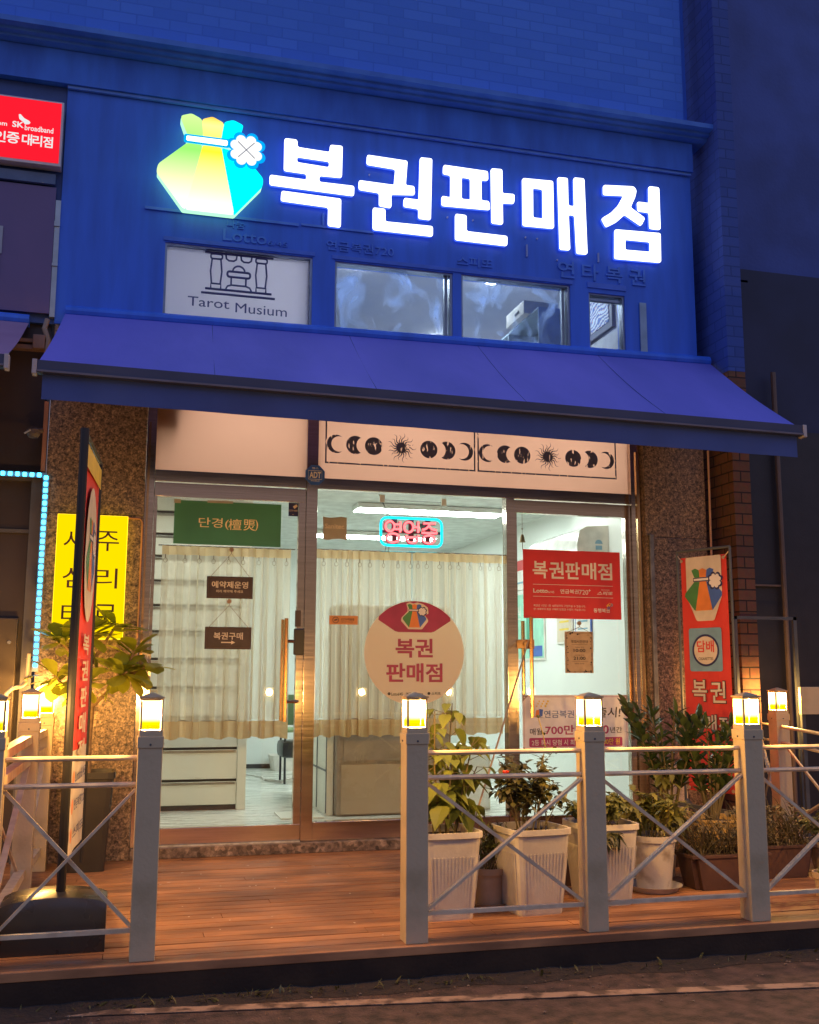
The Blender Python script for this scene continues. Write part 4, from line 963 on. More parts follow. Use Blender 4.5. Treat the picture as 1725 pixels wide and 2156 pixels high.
# security camera left
t = thing('security_camera', 'small dark security camera under the left end of the awning', 'camera', (-.62, -.1, 2.8))
mb = MB(); mb.tube([(-.60, -.03, 2.86), (-.62, -.10, 2.84), (-.64, -.18, 2.82)], .018, 8); mb.lathe([(.03, -.03), (.045, -.01), (.045, .02), (.02, .035)], (-.655, -.2, 2.80), 14); obj('camera_body', mb, pbr('grey_camera', (.16, .14, .14), .4), t)
mb = MB(); mb.bar((-.71, -.22, 2.79), (-.67, -.245, 2.81), .008, .01); obj('visor', mb, pbr('pale_visor', (.7, .7, .7), .3), t)
t = thing('handrail', 'white bent pipe handrail beside the meter box at the left edge', 'handrail', (-.7, -.6, 0))
mb = MB(); pts = [(-.60, -.9, 0), (-.60, -.9, 1.02)] ; pts = [(-.66, -.9, .0), (-.66, -.9, 1.03), (-.655, -.9, 1.09), (-.63, -.85, 1.12), (-.60, -.60, 1.13), (-.585, -.52, 1.15), (-.58, -.5, 1.19), (-.575, -.5, 1.33)]
mb.tube(pts, .012, 8); obj('pipe', mb, M['bar'], t, smooth=True)
t = thing('copper_rod', 'thin copper rod hanging from the awning between pillar and brick pier', 'rod', (4.455, -.13, 1.3))
mb = MB(); mb.tube([(4.46, -.13, 3.0), (4.445, -.13, 1.2)], .009, 8); obj('rod', mb, pbr('copper_rod_paint', (.62, .38, .27), .45), t)

# ---------------------------------------------------------------- notices and stickers on the shop front
G = facade(-.0045)
def board(name, label, cat, x0, x1, z0, z1, mat, y=-.006, th=.003, part='face', group=None):
    t = thing(name, label, cat, ((x0 + x1) / 2, y, z0), group)
    mb = MB(); mb.box(x0, x1, y - th, y, z0, z1); obj(part, mb, mat, t); return t, facade(y - th)
t, f = board('name_sign', 'dark green board with gold writing at the top of the left door', 'sign', .293, 1.047, 2.112, 2.422, M['green_cloth'])
mb = MB(); text(mb, '단경(', f, .464, 2.223, .675, 2.305, .008); text(mb, '檀', f, .672, 2.223, .765, 2.303, .008); text(mb, '煚', f, .778, 2.223, .862, 2.303, .008); text(mb, ')', f, .862, 2.223, .882, 2.303, .008); obj('lettering', mb, M['gold'], t)
mb = MB(); mb.box(.288, .335, -.0125, -.0095, 2.40, 2.428); obj('tape', mb, M['grey_sticker'], t); mb = MB(); mb.box(.52, .70, -.0125, -.0095, 2.412, 2.43); obj('tape', mb, M['grey_sticker'], t)
t, f = board('camera_notice', 'navy camera notice in the top right corner of the left door', 'sticker', 1.10, 1.17, 2.341, 2.440, M['navy_print'])
mb = MB(); text(mb, 'CCTV', f, 1.103, 2.375, 1.132, 2.388, .03); text(mb, '녹화중', f, 1.135, 2.375, 1.165, 2.388, .02); text(mb, '24', f, 1.127, 2.350, 1.137, 2.357); fill(mb, f, [[(1.13, 2.412), (1.155, 2.428), (1.166, 2.415), (1.142, 2.395)]], z=.0015); obj('lettering', mb, M['cream_print'], t)
t = thing('security_badge', 'blue octagonal security badge on the steel post between door and window', 'sticker', (1.282, -.05, 2.573))
mb = MB(); fill(mb, facade(-.049), [[(1.282 + .077 * math.cos(R(22.5 + 45 * i)), 2.645 + .079 * math.sin(R(22.5 + 45 * i))) for i in range(8)]], th=.006); obj('plate', mb, pbr('badge_blue', (.03, .12, .55), .4), t)
mb = MB(); f = facade(-.053); text(mb, 'ADT', f, 1.240, 2.622, 1.325, 2.668, .05); text(mb, '캡스', f, 1.258, 2.688, 1.306, 2.702, .02); text(mb, 'WORLD', f, 1.25, 2.596, 1.315, 2.606, .02)
stroke(mb, f, rect(1.232, 2.613, 1.332, 2.677), .0018, .001, closed=True, n=4); obj('lettering', mb, M['white_print'], t)
def plaque(label, x0, x1, z0, z1, kx, kz, mat, name='hanging_plaque'):
    y = -.012; t = thing(name, label, 'plaque', ((x0 + x1) / 2, y, z0), 'small plaques hung on strings on the shop doors')
    mb = MB(); mb.box(x0, x1, y - .008, y, z0, z1, .002); obj('board', mb, mat, t)
    mb = MB(); stroke(mb, facade(y - .009), rect(x0 + .012, z0 + .012, x1 - .012, z1 - .012), .0015, closed=True, n=4); obj('border', mb, pbr('bronze_border', (.14, .09, .06), .5), t)
    mb = MB(); mb.tube([(x0 + .02, y - .009, z1 - .008), (kx, y - .012, kz - .028), (x1 - .02, y - .009, z1 - .008)], .0022, 5); mb.tube([(kx, y - .012, kz - .03), (kx, y - .012, kz)], .0025, 5); obj('string', mb, M['string'], t)
    mb = MB(); mb.tube([(kx, y + .006, kz), (kx, y - .014, kz)], .0155, 14); obj('knob', mb, M['knob'], t)
    return t, facade(y - .009)
t, f = plaque('upper of two dark brown plaques on the left door, two lines of writing', .534, .856, 1.735, 1.890, .699, 2.081, M['plaque'])
mb = MB(); text(mb, '예약제운영', f, .568, 1.807, .822, 1.856, .03); text(mb, '미리 예약해 주세요', f, .600, 1.775, .788, 1.795, .01); obj('lettering', mb, M['cream_print'], t)
t, f = plaque('lower of two dark brown plaques on the left door, with an arrow', .532, .854, 1.381, 1.536, .693, 1.715, M['plaque'])
mb = MB(); text(mb, '복권구매', f, .592, 1.448, .795, 1.498, .03); fill(mb, f, [[(.645, 1.424), (.715, 1.424), (.715, 1.414), (.742, 1.428), (.715, 1.442), (.715, 1.432), (.645, 1.432)]], z=.0015); obj('lettering', mb, M['cream_print'], t)
t, f = plaque('tan opening hours plaque with two times on the right door', 3.234, 3.466, 1.227, 1.541, 3.355, 1.605, M['plaque_light'])
mb = MB(); text(mb, '영업시간안내', f, 3.284, 1.453, 3.421, 1.476, .02); text(mb, '10:00', f, 3.303, 1.385, 3.400, 1.410, .03); text(mb, '21:00', f, 3.301, 1.326, 3.400, 1.351, .03)
text(mb, 'OPEN 오픈', f, 3.315, 1.417, 3.39, 1.425); text(mb, 'CLOSE 마감', f, 3.312, 1.358, 3.39, 1.366); text(mb, '연중무휴', f, 3.31, 1.293, 3.39, 1.302)
for i in range(60):
    s = random.random(); side = i % 4
    x, z = ((3.245 + .21 * s, 1.525), (3.245 + .21 * s, 1.243), (3.252, 1.235 + .29 * s), (3.448, 1.235 + .29 * s))[side]
    fill(mb, f, [circ(x + random.uniform(-.007, .007), z + random.uniform(-.01, .01), random.uniform(.003, .006), 6)], z=.0015)
for z in (1.442, 1.312): fill(mb, f, [rect(3.285, z, 3.42, z + .0015)], z=.0015)
obj('lettering', mb, M['dark_print'], t)
t = thing('wavy_sticker', 'grey brown wavy sticker at the top left of the middle window', 'sticker', (1.44, -.01, 2.18))
mb = MB(); fill(mb, facade(-.006), [[(1.354, 2.349), (1.40, 2.342), (1.45, 2.346), (1.49, 2.353), (1.531, 2.347), (1.53, 2.181), (1.48, 2.19), (1.43, 2.185), (1.39, 2.178), (1.356, 2.182)]], th=.002); obj('face', mb, M['grey_sticker'], t)
mb = MB(); text(mb, 'Sanitec', facade(-.0072), 1.368, 2.262, 1.512, 2.298, .04); obj('lettering', mb, M['cream_print'], t)
t, f = board('orange_notice', 'small orange camera notice on the curtained middle window', 'sticker', 1.411, 1.621, 1.566, 1.630, pbr('orange_sticker', (.62, .25, .07), .5))
mb = MB(); text(mb, 'CCTV작동중', f, 1.497, 1.594, 1.595, 1.612, .03); text(mb, 'CLOSED CIRCUIT', f, 1.50, 1.582, 1.585, 1.588); fill(mb, f, [circ(1.457, 1.598, .023), circ(1.457, 1.598, .019)], z=.0015); fill(mb, f, [[(1.445, 1.60), (1.468, 1.606), (1.47, 1.597), (1.448, 1.591)]], z=.0015); obj('lettering', mb, M['dark_print'], t)
# round sticker
t = thing('round_sticker', 'large round cream sticker with a plum cap and bag emblem on the middle window', 'sticker', (2.05, -.01, .99))
mb = MB(); fill(mb, facade(-.005), [circ(2.05, 1.37, .379, 64)], th=.002); obj('disc', mb, M['circle_vinyl'], t)
mb = MB(); arc = circ(2.05, 1.37, .376, 30, a0=52, a1=128); cap = [(2.323, 1.628)] + circ(2.05, 1.37, .376, 24, a0=43, a1=137) + [(1.777, 1.628), (1.775, 1.605), (1.90, 1.525), (1.925, 1.518), (2.175, 1.518), (2.20, 1.525), (2.325, 1.605)]
fill(mb, facade(-.0075), [cap], th=0); obj('plum_cap', mb, M['plum_print'], t)
mb = MB(); fill(mb, facade(-.0085), [[(1.985, 1.728), (2.012, 1.738), (2.04, 1.728), (2.07, 1.738), (2.115, 1.725), (2.15, 1.70), (2.155, 1.655), (2.125, 1.645), (2.152, 1.61), (2.15, 1.595), (2.105, 1.54), (2.0, 1.54), (1.945, 1.60), (1.95, 1.625), (1.995, 1.67), (1.995, 1.69)]], r=.006); obj('emblem', mb, M['cream_print'], t)
bag_print(t, facade(-.0092), 2.047, 1.640, .235, z=.0)
f = facade(-.0075); mb = MB(); text(mb, '복권', f, 1.905, 1.333, 2.188, 1.472, .045); text(mb, '판매점', f, 1.835, 1.155, 2.262, 1.293, .045); obj('lettering', mb, M['plum_print'], t)
mb = MB(); text(mb, 'Lotto6/45', f, 1.875, 1.060, 1.96, 1.082, .02); text(mb, '연금복권720+', f, 1.985, 1.060, 2.115, 1.082, .02); text(mb, '스피또', f, 2.178, 1.064, 2.248, 1.085, .03); fill(mb, f, [circ(1.858, 1.073, .011, 12)], z=.0015); fill(mb, f, [circ(2.158, 1.075, .011, 12)], z=.0015); obj('lettering', mb, M['dark_print'], t)
# red notice
t, f = board('red_notice', 'red notice with large white writing on the right door', 'sign', 2.906, 3.717, 1.638, 2.164, M['red_print'])
mb = MB()
for ch, x in zip('복권판매점', (2.983, 3.118, 3.253, 3.390, 3.525)): text(mb, ch, f, x, 1.943, x + .122, 2.075, .035)
for z in (1.895, 1.803): fill(mb, f, [rect(2.983, z, 3.65, z + .003)], z=.0015)
text(mb, 'Lotto', f, 2.985, 1.832, 3.105, 1.864, .05); text(mb, '6/45', f, 3.108, 1.832, 3.158, 1.848); text(mb, '연금복권', f, 3.207, 1.830, 3.36, 1.864, .02); text(mb, '720', f, 3.364, 1.826, 3.44, 1.862); text(mb, '+', f, 3.442, 1.85, 3.462, 1.868, .03)
text(mb, '즉석식복권', f, 3.55, 1.860, 3.62, 1.870); text(mb, '스피또', f, 3.515, 1.826, 3.648, 1.854, .03, shear=.2)
text(mb, '복권은 1인당 1회 10만원까지 구입하실 수 있습니다.', f, 2.987, 1.726, 3.416, 1.744); text(mb, '만 19세부터 복권 구매와 당첨금 수령이 가능합니다.', f, 2.987, 1.699, 3.416, 1.717); text(mb, '동행복권', f, 3.482, 1.690, 3.618, 1.722, .03)
obj('lettering', mb, M['white_print'], t)
for i, c in enumerate(('lblue_print', 'orange_print', 'yellow_print', 'blue_print')):
    mb = MB(); a = 45 + i * 60; fill(mb, f, [circ(3.622 + .017 * math.cos(R(a)), 1.738 + .017 * math.sin(R(a)), .012, 14), circ(3.622 + .017 * math.cos(R(a)), 1.738 + .017 * math.sin(R(a)), .006, 10)], z=.0015 + i * .0004); obj('emblem', mb, M[c], t)
# white notice with pink writing
t, f = board('white_notice', 'white notice with pink and blue writing low on the right door', 'sign', 2.886, 3.748, .638, 1.062, pbr('pale_notice', (.84, .82, .78), .5), y=-.006)
mb = MB()
for q in (.013, ): stroke(mb, f, rect(2.886 + q, .638 + q, 3.748 - q, 1.062 - q), .0018, .001, closed=True, n=4)
text(mb, '700만', f, 3.065, .769, 3.30, .840, .03); text(mb, '0', f, 3.535, .772, 3.585, .836, .04); fill(mb, f, [roundpoly(rect(2.936, .680, 3.695, .747), .012)], z=.0012); obj('lettering', mb, M['magenta_print'], t)
mb = MB(); text(mb, '2등 동시 당첨 시 최', f, 2.955, .690, 3.298, .733, .02, z=.003); obj('lettering', mb, M['white_print'], t)
mb = MB(); text(mb, '00만 원', f, 3.535, .692, 3.673, .738, .02, z=.003); obj('lettering', mb, M['yellow_print'], t)
mb = MB(); text(mb, '연금복권', f, 3.057, .893, 3.300, .948, .01); obj('lettering', mb, pbr('steel_blue_print', (.10, .18, .36), .5), t)
mb = MB(); text(mb, '출시!', f, 3.49, .893, 3.687, .972, .02, shear=.1); text(mb, '매월', f, 2.943, .768, 3.040, .817, .01); text(mb, '년간', f, 3.595, .779, 3.695, .822, .01); obj('lettering', mb, M['dark_print'], t)
mb = MB(); fill(mb, f, [[(3.02, .895), (3.02, .96), (3.05, .955), (3.045, .91)]], z=.0015); obj('emblem', mb, M['blue_print'], t); mb = MB(); fill(mb, f, [[(2.985, .90), (2.995, .95), (3.018, .955), (3.018, .895)]], z=.0015); obj('emblem', mb, M['orange_print'], t)
mb = MB()
for i in range(9): fill(mb, f, [circ(3.0 + .035 * (i % 3) + .01 * (i // 3), .98 + .018 * (i // 3), .006 + .001 * (i % 3), 10)], z=.0015)
obj('dots', mb, M['yellow_print'], t)
mb = MB()
for x, z, sx, sz in ((2.888, 1.060, 1, -1), (3.746, 1.060, -1, -1), (2.888, .640, 1, 1), (3.746, .640, -1, 1)): fill(mb, f, [[(x, z), (x + sx * .045, z), (x, z + sz * .045)], circ(x + sx * .014, z + sz * .014, .007, 10)], z=.0025)
obj('corner_tab', mb, M['beige_panel'], t)
# moon phase print
t = thing('moon_phase_print', 'worn navy moon phases and suns printed along the peach transom window', 'window print', (2.5, -.01, 2.74))
f = facade(-.003)
for x0, x1 in ((1.362, 2.530), (2.547, 3.712)):
    c = MB(); 
    fill(c, f, [rect(x0, 2.748, x0 + .012, 3.29)]); fill(c, f, [rect(x1 - .012, 2.748, x1, 3.29)]); fill(c, f, [rect(x0 + .0125, 2.748, x1 - .0125, 2.760)])
    fill(c, f, [rect(x0, 3.14, x1, 3.152)], z=.001)
    obj('border', c, M['worn_navy'], t)
    s = (x1 - x0) / 1.168; cy = 2.898
    def X(u): return x0 + u * s
    for k_, cx in enumerate((.082, .228, .368, .582, .797, .938, 1.080)):
        c = MB(); cx = X(cx)
        if k_ in (2, 4): fill(c, f, [circ(cx, cy, .068, 36)])
        elif k_ == 3:
            fill(c, f, [circ(cx, cy, .040, 24)])
            for q in range(18):
                a = 2 * math.pi * q / 18; L = .115 if q % 2 == 0 else .098; pl = []; pr = []
                for w_ in range(9):
                    u = w_ / 8; r_ = .036 + (L - .036) * u; off = .010 * math.sin(u * 6.3); hw = .0055 * (1 - u) + .0008
                    for sgn, lst in ((1, pl), (-1, pr)):
                        o_ = off + sgn * hw; lst.append((cx + r_ * math.cos(a) - o_ * math.sin(a), cy + r_ * math.sin(a) + o_ * math.cos(a)))
                fill(c, f, [pl + pr[::-1]], z=.0003 + .00002 * q)
        else:
            sg = 1 if k_ < 3 else -1; th, m0 = (50, -.036) if k_ in (0, 6) else (54, .008)
            r0 = .070; ox = r0 * math.cos(R(th)); oy = r0 * math.sin(R(th)); xc = (r0 * r0 - m0 * m0) / (2 * (ox - m0)); rr = xc - m0
            b0 = math.degrees(math.atan2(oy, ox - xc)); pl = circ(0, 0, r0, 26, a0=th, a1=360 - th) + circ(xc, 0, rr, 20, a0=b0, a1=360 - b0)[::-1]
            fill(c, f, [[(cx + sg * x, cy + y) for x, y in pl]])
        obj('sun' if k_ == 3 else 'moon', c, M['worn_navy'], t)
# neon sign
t = thing('neon_sign', 'open sign of cyan and red neon tubes hanging inside the middle window', 'neon sign', (2.035, .05, 2.14))
f = facade(.03); mb = MB(); stroke(mb, f, roundpoly(rect(1.797, 2.160, 2.270, 2.368), .055, 6), .0095, closed=True, n=10); obj('cyan_tube', mb, E_NEONC, t, smooth=True)
nx = lambda x: 1.781 + (x - 85) / 1495 * .503; nz = lambda y, x: 2.383 - (y - 130 - (x - 85) * .03) / 745 * .236
def NP(pts): return [(nx(x), nz(y, x)) for x, y in pts]
def ell(cx, cy, rx, ry, n=20): return NP([(cx + rx * math.cos(2 * math.pi * i / n), cy + ry * math.sin(2 * math.pi * i / n)) for i in range(n)])
mb = MB(); rr = .0082; mbk = MB()
def S_(p, closed=False, z=0):
    q = p if closed else NP(p); stroke(mb, f, q, rr, z, closed=closed, n=8); stroke(mbk, f, q, .0128, z - .014, closed=closed, n=8)
_S = lambda p, closed=False, z=0: stroke(mb, f, p if closed else NP(p), rr, z, closed=closed, n=8)
S_(ell(340, 390, 105, 120), True); S_([(575, 275), (575, 535)]); S_([(455, 345), (570, 345)], z=.001); S_([(455, 455), (570, 455)], z=.001); S_(ell(415, 665, 145, 105), True)
S_(ell(770, 405, 105, 125), True); S_([(990, 275), (990, 540)]); S_([(885, 405), (985, 405)], z=.001); S_([(720, 600), (725, 700), (780, 765), (860, 780), (930, 765), (985, 700), (990, 595)]); S_([(725, 650), (985, 650)], z=.001)
S_([(1110, 310), (1390, 315)]); S_([(1245, 330), (1235, 380), (1170, 440), (1085, 470)], z=.001); S_([(1240, 380), (1310, 450), (1420, 480)], z=.001); S_([(1070, 540), (1430, 548)]); S_([(1245, 550), (1245, 590)], z=.001); S_(ell(1240, 695, 140, 95), True)
obj('red_tube', mb, E_NEONR, t, smooth=True); obj('glow_backing', mbk, emis('red_tube_halo', (.42, .0, .06), 1.0), t, smooth=True)  # backing shape made emissive, standing in for the tubes' red glow
mb = MB(); back = []
for cx, w in ((1.905, .14), (2.035, .13), (2.165, .13)): mb.box(cx - .02, cx + .02, .048, .053, 2.165, 2.37)
mb.box(1.80, 2.27, .048, .0525, 2.255, 2.275); obj('backing', mb, pbr('clear_dark_red', (.10, .02, .05), .4), t)
mb = MB(); mb.tube([(1.85, .04, 2.375), (1.80, .03, 2.50), (2.28, .03, 2.50), (2.235, .04, 2.378)], .0022, 5); mb.tube([(1.78, .03, 2.54), (1.80, .03, 2.50), (1.87, .045, 2.375)], .003, 5); obj('cable', mb, M['blackplastic'], t)
mb = MB(); mb.box(1.782, 1.822, .008, .02, 2.478, 2.535, .004); mb.box(2.262, 2.302, .008, .02, 2.470, 2.528, .004); obj('hook', mb, M['white_print'], t)
mb = MB(); mb.tube([(1.84, .05, 2.155), (1.835, .05, 2.115)], .002, 5); mb.tube([(1.865, .05, 2.155), (1.862, .05, 2.115)], .002, 5); obj('wire', mb, M['blackplastic'], t)
t = thing('door_bell', 'small bronze bell hanging inside the top of the right door', 'bell', (2.92, .03, 2.22))
mb = MB(); mb.lathe([(.004, .062), (.010, .058), (.016, .035), (.020, .012), (.025, 0), (.022, -.002)], (2.92, .035, 2.222), 16); obj('bell', mb, pbr('bronze', (.28, .19, .08), .3, .9), t, smooth=True)
mb = MB(); mb.tube([(2.92, .035, 2.44), (2.92, .035, 2.285)], .0018, 5); mb.tube([(2.92, .035, 2.222), (2.921, .035, 2.165)], .003, 5); mb.lathe([(.002, 0), (.008, .006), (.002, .012)], (2.92, .035, 2.32), 8); obj('chain', mb, M['string'], t)
# ---------------------------------------------------------------- curtains
def curtain(label, x0, x1, z1, z0, y, nf, seed, split=None, rings=9):
    rnd = random.Random(seed); t = thing('curtain', label, 'curtain', ((x0 + x1) / 2, y, z0), 'sheer cafe curtains behind the glass')
    n = nf * 12; ph = [rnd.uniform(0, 6) for _ in range(8)]
    def yy(u, v):
        a = .017 + .018 * v
        return y + a * math.sin(u * nf * 6.283 + 1.6 * math.sin(u * 7 + ph[0]) + ph[1]) + .006 * math.sin(u * nf * 2.3 * 6.28 + ph[2]) * (.4 + v) + .004 * math.sin(u * 31 + ph[3])
    def sheet(za, zb, m, dy=0):
        vs = []; c = MB()
        for j in range(m + 1):
            z = za + (zb - za) * j / m; v = (z1 - z) / (z1 - z0)
            for i in range(n + 1):
                u = i / n; xx = x0 + (x1 - x0) * u + .006 * math.sin(u * nf * 6.28 * 2 + ph[4])
                if split and abs(u - split) < .006: xx += 0
                zz = z + (.008 * math.sin(u * nf * 4 + ph[5]) if j == 0 and v > .9 else 0)
                vs.append((xx - .02 * (v) * (1 - 2 * u) * 0, yy(u, v) + dy, zz))
        c.add(vs, [(j * (n + 1) + i, j * (n + 1) + i + 1, (j + 1) * (n + 1) + i + 1, (j + 1) * (n + 1) + i) for j in range(m) for i in range(n)]); return c
    obj('fabric', sheet(z0 + .118, z1 - .062, 8), M['sheer'], t, smooth=True)
    obj('hem', sheet(z0, z0 + .1178, 2), M['sheer_tan'], t, smooth=True)
    obj('header', sheet(z1 - .0618, z1, 2), M['sheer_tan'], t, smooth=True)
    mb = MB(); mb.tube([(x0 - .03, y, z1 + .004), (x1 + .03, y, z1 + .004)], .005, 8); obj('rod', mb, M['steel_bright'], t)
    for i in range(rings):
        x = x0 + .03 + (x1 - x0 - .06) * (i + rnd.uniform(-.18, .18)) / (rings - 1); x = min(max(x, x0 + .015), x1 - .015)
        mb = MB(); q = Fr((x, y - .034, z1 - .105), (1, rnd.uniform(-.8, .8), 0)); mb.tube([q.p(.014 * math.cos(a * .5236), .016 * math.sin(a * .5236)) for a in range(12)], .0016, 4, closed=True)
        mb.tube([q.p(0, .016), q.p(0, .042)], .003, 4); obj('ring', mb, M['string'], t)
    return t
curtain('sheer cream curtain with tan bands behind the left door', .225, 1.135, 2.103, .768, .06, 9, 3)
curtain('sheer cream curtain with tan bands across the left half of the middle window', 1.325, 2.045, 2.112, .772, .06, 9, 5, rings=8)
curtain('sheer cream curtain with tan bands across the right half of the middle window', 2.052, 2.765, 2.115, .778, .06, 8, 9, rings=9)

# ---------------------------------------------------------------- inside the shop
def ceil_lamp(label, x0, x1, y0, y1, z, g='flat ceiling lamps inside the shop', em=None):
    t = thing('ceiling_lamp', label, 'ceiling lamp', ((x0 + x1) / 2, (y0 + y1) / 2, z - .05), g)
    mb = MB(); mb.box(x0, x1, y0, y1, z - .045, z - .001, .004); obj('housing', mb, M['white_wall'], t)
    mb = MB(); mb.box(x0 + .02, x1 - .02, y0 + .02, y1 - .02, z - .052, z - .0455); obj('diffuser', mb, em or E_CEIL, t)
E_FILL = emis('added_fill_panel', (.95, 1.0, .94), 8)  # for unseen panels added to fill the room and backlight the transom film
ceil_lamp('nearer long ceiling lamp seen above the neon sign', 1.98, 3.40, 1.68, 1.96, 2.755)
ceil_lamp('farther long ceiling lamp seen beside the neon sign', 1.85, 3.30, 3.55, 3.83, 2.755)
ceil_lamp('unseen added light panel above the left door, behind the transom film', .20, 1.25, .22, .92, 3.355, em=E_FILL)
ceil_lamp('unseen added light panel above the middle window, behind the transom film', 1.45, 2.55, .22, .92, 3.355, em=E_FILL)
ceil_lamp('unseen added light panel above the right door, behind the transom film', 2.75, 3.80, .22, .92, 3.355, em=E_FILL)
t = thing('cardboard_box', 'stepped dark shape of boxes behind the left transom film', 'box', (.25, .1, 2.95))
mb = MB(); mb.box(.155, .34, .03, .3, 3.10, 3.30, .004); mb.box(.155, .31, .03, .25, 2.93, 3.099, .004); obj('box', mb, pbr('cardboard', (.35, .25, .16), .7), t)
t = thing('drawer_cabinet', 'tall cream wall of drawers with dark grip rails behind the left door', 'cabinet', (.6, 1.6, .1))
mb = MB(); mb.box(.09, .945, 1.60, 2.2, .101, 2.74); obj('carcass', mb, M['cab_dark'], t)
mb = MB(); mb.box(.945, 1.02, 1.545, 2.2, .101, 2.74, .003); obj('side_panel', mb, M['cab_white'], t)
hz = [2.74, 2.575, 2.385, 2.197, 1.988, 1.781, 1.562, 1.334, 1.098, .856, .60, .342, .135]
for a, b in zip(hz[:-1], hz[1:]):
    mb = MB(); mb.box(.09, .943, 1.56, 1.598, b + .010, a - .012, .004); d = obj('drawer', mb, M['cab_white'], t)
    mb = MB(); mb.box(.09, .93, 1.552, 1.5595, a - .024, a - .016); mb.box(.09, .93, 1.553, 1.5595, a - .034, a - .028); obj('grip', mb, pbr('grip_steel', (.30, .28, .26), .3, .8), d)
t = thing('counter', 'taupe service counter with a beige front behind the middle curtains', 'counter', (2.2, 1, .1))
mb = MB(); mb.box(1.66, 2.62, .92, 1.35, .101, 1.78, .03); obj('body', mb, M['beige_panel'], t)
mb = MB(); mb.box(1.70, 2.60, .912, .919, .12, .50); obj('front_panel', mb, M['beige_board'], t)
mb = MB(); mb.box(1.72, 2.58, .910, .9185, .53, .76); obj('upper_panel', mb, M['beige_panel'], t)
t = thing('glass_cabinet', 'white cabinet with dark framed doors running back beside the counter', 'cabinet', (1.45, 1.8, .1))
mb = MB(); mb.box(1.28, 1.60, 1.30, 1.32, .101, 1.2) if False else mb.box(1.60, 1.655, 1.0, 2.6, .101, .80, .004); obj('body', mb, M['cab_white'], t)
mb = MB()
for y in (1.0, 1.42, 1.85, 2.3): mb.box(1.594, 1.5995, y, y + .02, .12, .79)
mb.box(1.594, 1.5995, 1.0, 2.6, .44, .455); obj('door_frame', mb, M['greymetal'], t)
t = thing('white_box_unit', 'white low unit seen under the right curtain behind the plant', 'cabinet', (2.8, 1.2, .1))
mb = MB(); mb.box(2.70, 3.02, 1.1, 1.5, .101, .62, .006); obj('body', mb, M['cab_white'], t); mb = MB(); mb.box(2.72, 3.0, 1.094, 1.099, .12, .34); mb.box(2.72, 3.0, 1.094, 1.099, .36, .60); obj('drawer', mb, M['white_wall'], t)
t = thing('air_conditioner', 'white wall mounted air conditioner above the red notice', 'air conditioner', (3.78, 1.1, 2.1))
pf = [(3.924, 2.08), (3.70, 2.08), (3.645, 2.13), (3.63, 2.30), (3.66, 2.42), (3.72, 2.455), (3.924, 2.47)]
mb = MB(); mb.prism([(x, 0, z) for x, z in pf], (0, .62, 0), (0, 1.72, 0)); obj('body', mb, pbr('glossy_white_plastic', (.78, .78, .74), .15), t, smooth=True)
mb = MB(); mb.prism([(x, 0, z) for x, z in pf], (0, .60, 0), (0, .6195, 0)); e = obj('end_panel', mb, pbr('beige_end_plastic', (.66, .64, .58), .35), t)
mb = MB(); fill(mb, facade(.5985), [circ(3.83, 2.31, .035, 20, a0=0, a1=180)]); fill(mb, facade(.5985), [rect(3.80, 2.26, 3.86, 2.295)]); obj('rating_sticker', mb, M['lblue_print'], e)
t = thing('ceiling_camera', 'dome camera on the shop ceiling right of the neon sign', 'camera', (2.62, 1.9, 2.6))
mb = MB(); mb.lathe([(.01, -.065), (.03, -.05), (.045, -.02), (.055, 0)], (2.95, 2.9, 2.755), 18); obj('dome', mb, M['greymetal'], t, smooth=True)
def wallframe(label, y0, y1, z0, z1, mat, lines, name='poster', frame=None):
    t = thing(name, label, 'poster', (3.91, (y0 + y1) / 2, z0), 'posters on the right wall inside the shop'); x = 3.922
    mb = MB(); mb.box(x - .012, x, y0, y1, z0, z1, .002); obj('frame', mb, frame or M['white_print'], t)
    mb = MB(); mb.box(x - .0145, x - .0125, y0 + .02, y1 - .02, z0 + .02, z1 - .02); obj('sheet', mb, mat, t)
    f = Fr((x - .0148, y1, 0), (0, -1, 0), (0, 0, 1)); W_ = y1 - y0
    for m_, items in lines:
        mb = MB()
        for it in items:
            if isinstance(it[0], str): text(mb, it[0], f, it[1] * W_, z0 + it[2] * (z1 - z0), it[3] * W_, z0 + it[4] * (z1 - z0), .01)
            else: fill(mb, f, [rect(it[0] * W_, z0 + it[1] * (z1 - z0), it[2] * W_, z0 + it[3] * (z1 - z0))], z=.001)
        obj('print', mb, m_, t)
mint = pbr('mint_print', (.35, .72, .55), .5); grn = pbr('leaf_green_print', (.06, .34, .22), .5)
wallframe('large mint green framed poster behind the brass door handle', 2.02, 3.05, 1.36, 2.05, mint, [(grn, [(.55, .25, .72, .95)]), (M['blue_print'], [(.62, .05, .95, .2)]), (M['white_print'], [('복권', .08, .6, .4, .8)])])
wallframe('white sheet with a red heading above the mint green poster', 1.95, 2.9, 2.08, 2.40, M['white_print'], [(M['red_print'], [(.03, .62, .97, .95)]), (M['lblue_print'], [(.1, .2, .9, .26)])])
wallframe('cream certificate to the left of the blue framed one', 1.36, 1.72, 1.50, 1.85, M['cream_print'], [(M['yellow_print'], [(.2, .55, .8, .6), (.2, .35, .8, .4)])])
wallframe('small certificate in a blue frame on the white wall', .96, 1.30, 1.42, 1.85, M['white_print'], [(M['lblue_print'], [(.2, .6, .8, .64), (.2, .45, .8, .48)])], frame=M['blue_print'])
t = thing('office_chair', 'dark chair with a green cushion in the back of the shop', 'chair', (1.74, 3.6, .1))
mb = MB(); mb.box(1.60, 1.86, 3.48, 3.9, .36, .53, .05); obj('seat', mb, M['blackplastic'], t, smooth=True)
